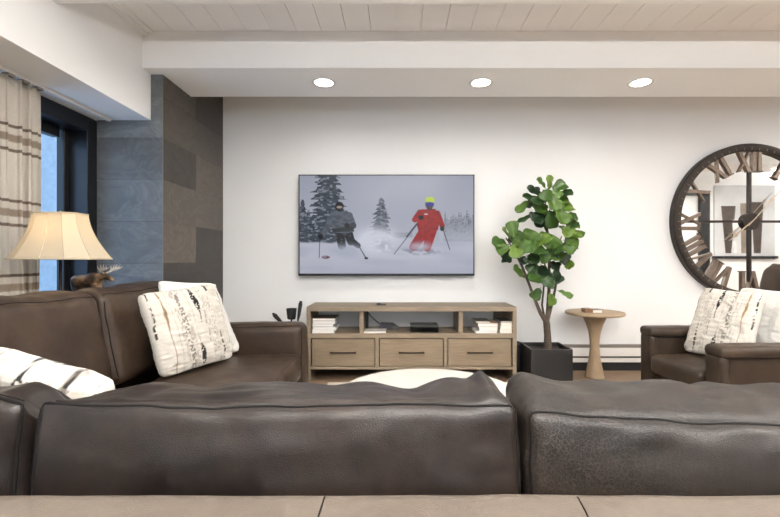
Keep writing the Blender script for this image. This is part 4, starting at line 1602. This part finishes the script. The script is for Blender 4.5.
obj('rail', box(CUX - 0.014, CUX + 0.014, 0.4, 3.15, SOF - 0.022, SOF - 0.001), 'heater', tr, bevel=0.003)
for i in range(13):
    y_ = ya + 0.04 + i * (yb - ya - 0.06) / 12
    obj('glider', box(CUX - 0.018, CUX + 0.018, y_ - 0.022, y_ + 0.022, SOF - 0.036, SOF - 0.023), plain('glider_grey', (128, 122, 116), 0.6), tr, smooth=False)

# ------------------------------------------------------------------ sofa table, lamp and moose behind the left sofa
TZ = 0.80
stb = thing('sofa_table', 'narrow dark table behind left sofa, carrying the lamp and the moose figurine', 'side table', (-1.89, 2.3, 0))
obj('tabletop', box(-2.05, -1.722, 1.85, 2.95, TZ - 0.03, TZ), 'blackmatt', stb, bevel=0.003)
for x_ in (-2.03, -1.77):
    for y_ in (1.87, 2.90):
        obj('leg', box(x_, x_ + 0.03, y_, y_ + 0.03, 0, TZ - 0.03), 'blackmatt', stb, smooth=False)
LX, LY = -1.795, 2.30
lamp = thing('table_lamp', 'table lamp with a flared cream paneled shade, lit, behind the left sofa', 'lamp', (LX, LY, TZ))
obj('base', lathe([(0.075, 0), (0.078, 0.01), (0.05, 0.022), (0.02, 0.04), (0.013, 0.06), (0.016, 0.09), (0.009, 0.11), (0.007, 0.2), (0.007, 0.32), (0.013, 0.33), (0.013, 0.36), (0.003, 0.37), (0.003, 0.56)], (LX, LY, TZ), n=24), 'darkmetal', lamp)
SB, STP = EYE - 0.002, EYE + 44.5 * 2.3 / 430
segs = 14


def shade_ring(t_):
    # half width and half depth along the height, flaring bell
    f = (1 - t_) ** 1.7
    hw, hd = 0.116 + 0.106 * f, 0.08 + 0.06 * f
    ck_ = 0.42
    pts = [(-hw, -hd * (1 - ck_)), (-hw * (1 - ck_ * 1.0), -hd), (0.0, -hd), (hw * (1 - ck_ * 1.0), -hd), (hw, -hd * (1 - ck_)), (hw, hd * (1 - ck_)), (hw * (1 - ck_), hd), (-hw * (1 - ck_), hd), (-hw, hd * (1 - ck_))]
    return pts


bm = bmesh.new()
rings = []
for i in range(segs + 1):
    t_ = i / segs
    z_ = SB + (STP - SB) * t_
    rings.append([bm.verts.new((LX + a, LY + b, z_)) for a, b in shade_ring(t_)])
np_ = len(rings[0])
for i in range(segs):
    for k_ in range(np_):
        bm.faces.new((rings[i][k_], rings[i][(k_ + 1) % np_], rings[i + 1][(k_ + 1) % np_], rings[i + 1][k_]))
shd = obj('lamp_shade', bm, 'shade', lamp)
shd.data.set_sharp_from_angle(angle=math.radians(25))
so = shd.modifiers.new('solid', 'SOLIDIFY')
so.thickness = 0.0015
bm = bmesh.new()
for k_ in range(np_):
    tube([(LX + shade_ring(i / segs)[k_][0] * 1.006, LY + shade_ring(i / segs)[k_][1] * 1.006, SB + (STP - SB) * i / segs) for i in range(segs + 1)], 0.0018, bm, n=6)
for t_ in (0, 1):
    pr = shade_ring(t_)
    zz = SB + (STP - SB) * t_
    tube([(LX + a * 1.004, LY + b * 1.004, zz) for a, b in pr + [pr[0]]], 0.004, bm, n=6)
obj('shade_trim', bm, plain('shade_trim', (196, 180, 150), 0.8), shd)
obj('finial', lathe([(0.004, 0), (0.009, 0.006), (0.006, 0.014), (0.009, 0.02), (0.002, 0.03)], (LX, LY, STP - 0.012), n=16), plain('finial', (190, 150, 80), 0.3, 0.8), lamp)
bl = bpy.data.lights.new('lamp_bulb', 'POINT')
bl.energy = 0.85
bl.color = (1.0, 0.86, 0.66)
bl.shadow_soft_size = 0.03
bo = bpy.data.objects.new('lamp_bulb', bl)
COL.objects.link(bo)
bo.location = (LX, LY, SB + 0.15)
bo.parent = lamp
bo.matrix_parent_inverse = Matrix.Translation(lamp.location).inverted()
# moose figurine
MX, MY, MZ = -1.86, 2.62, TZ
ms = thing('moose_figurine', 'small brown moose figurine with pale antlers standing beside the lamp', 'figurine', (MX, MY, MZ))
bm = bmesh.new()
def mp(x_, z_, y_=0.0):
    return (MX + x_, MY + y_, MZ + z_)
tube([mp(-0.105, 0.155), mp(-0.095, 0.16), mp(-0.06, 0.163), mp(-0.02, 0.165), mp(0.02, 0.175), mp(0.045, 0.175), mp(0.06, 0.17)], [0.018, 0.040, 0.045, 0.044, 0.047, 0.040, 0.02], bm, n=14)
tube([mp(0.03, 0.18), mp(0.065, 0.195), mp(0.085, 0.20)], [0.030, 0.022, 0.018], bm, n=12)
tube([mp(0.075, 0.205), mp(0.10, 0.195), mp(0.125, 0.178), mp(0.137, 0.172)], [0.017, 0.016, 0.014, 0.009], bm, n=12)
tube([mp(0.09, 0.185), mp(0.088, 0.155)], [0.006, 0.002], bm, n=8)
for lx in (-0.085, 0.035):
    for ly in (-0.018, 0.018):
        b_ = 0.014 if lx < 0 else 0.0
        tube([mp(lx, 0.15, ly), mp(lx + 0.004, 0.105, ly), mp(lx - b_, 0.065, ly), mp(lx + 0.002, 0.02, ly), mp(lx + 0.006, 0.0, ly)], [0.022, 0.014, 0.009, 0.0075, 0.011], bm, n=10)
for s in (-1, 1):
    tube([mp(0.078, 0.213, 0.010 * s), mp(0.068, 0.228, 0.02 * s)], [0.006, 0.002], bm, n=8)
t_ = NT('moose_coat')
fz = t_.noise(18, 4)
t_.l(t_.ramp(fz, [(0.38, lin((34, 24, 18))), (0.52, lin((92, 66, 40))), (0.68, lin((160, 130, 94)))]), t_.b.inputs['Base Color'])
t_.b.inputs['Roughness'].default_value = 0.45
body = obj('body', bm, t_.m, ms)
rm = body.modifiers.new('remesh', 'REMESH')
rm.mode = 'VOXEL'
rm.voxel_size = 0.004
rm.use_smooth_shade = True
for s in (-1, 1):
    bm = bmesh.new()
    base_ = Vector(mp(0.085, 0.216, 0.008 * s))
    mid_ = Vector(mp(0.095, 0.225, 0.045 * s))
    tube([base_, mid_], [0.004, 0.005], bm, n=8)
    tube([mid_ - Vector((0.01, 0, 0)), mid_ + Vector((0.012, 0.010 * s, 0.012)), mid_ + Vector((0.045, 0.016 * s, 0.022))], [0.005, 0.012, 0.006], bm, n=8)
    for dx, dz in ((-0.012, 0.034), (0.008, 0.042), (0.026, 0.044), (0.045, 0.04), (0.062, 0.03)):
        tube([mid_ + Vector((dx * 0.5, 0.006 * s, 0.012)), mid_ + Vector((dx, 0.018 * s, dz))], [0.005, 0.0015], bm, n=6)
    obj('antler', bm, plain('antler', (176, 168, 156), 0.4), ms)

# ------------------------------------------------------------------ fireside tools behind the far sofa arm
ft = thing('fireplace_tool_set', 'dark fireside tool stand behind the far arm of left sofa', 'fireplace tools', (-0.93, 3.72, 0))
def wp(px, py, y=3.72):
    return fp(px, py, y)
obj('stand', lathe([(0.11, 0), (0.11, 0.012), (0.03, 0.03), (0.009, 0.05), (0.009, 0.52), (0.02, 0.53)], (wp(291, 300).x, 3.72, 0), n=24), 'darkmetal', ft)
c_ = wp(291.5, 314)
bm = lathe([(0.030, -0.045), (0.036, -0.035), (0.042, 0.02), (0.045, 0.048), (0.030, 0.046), (0.02, 0.0)], c_, n=20)
obj('brush', bm, 'blackmatt', ft)
obj('brush_rod', tube([wp(291.5, 319), wp(291.3, 360)], 0.007), 'darkmetal', ft)
a_ = [wp(301, 301, 3.70), wp(300.4, 304, 3.70), wp(299, 315, 3.70), wp(298, 320, 3.70), wp(296.5, 345, 3.70), wp(294, 372, 3.71)]
obj('poker', tube(a_, [0.010, 0.017, 0.014, 0.007, 0.007, 0.006]), 'blackmatt', ft)
bm = tube([wp(272.5, 313, 3.74), wp(275, 315.5, 3.74), wp(281, 322, 3.74), wp(286, 330, 3.74), wp(290, 345, 3.74)], [0.006, 0.020, 0.014, 0.008, 0.007])
obj('shovel', bm, 'darkmetal', ft)
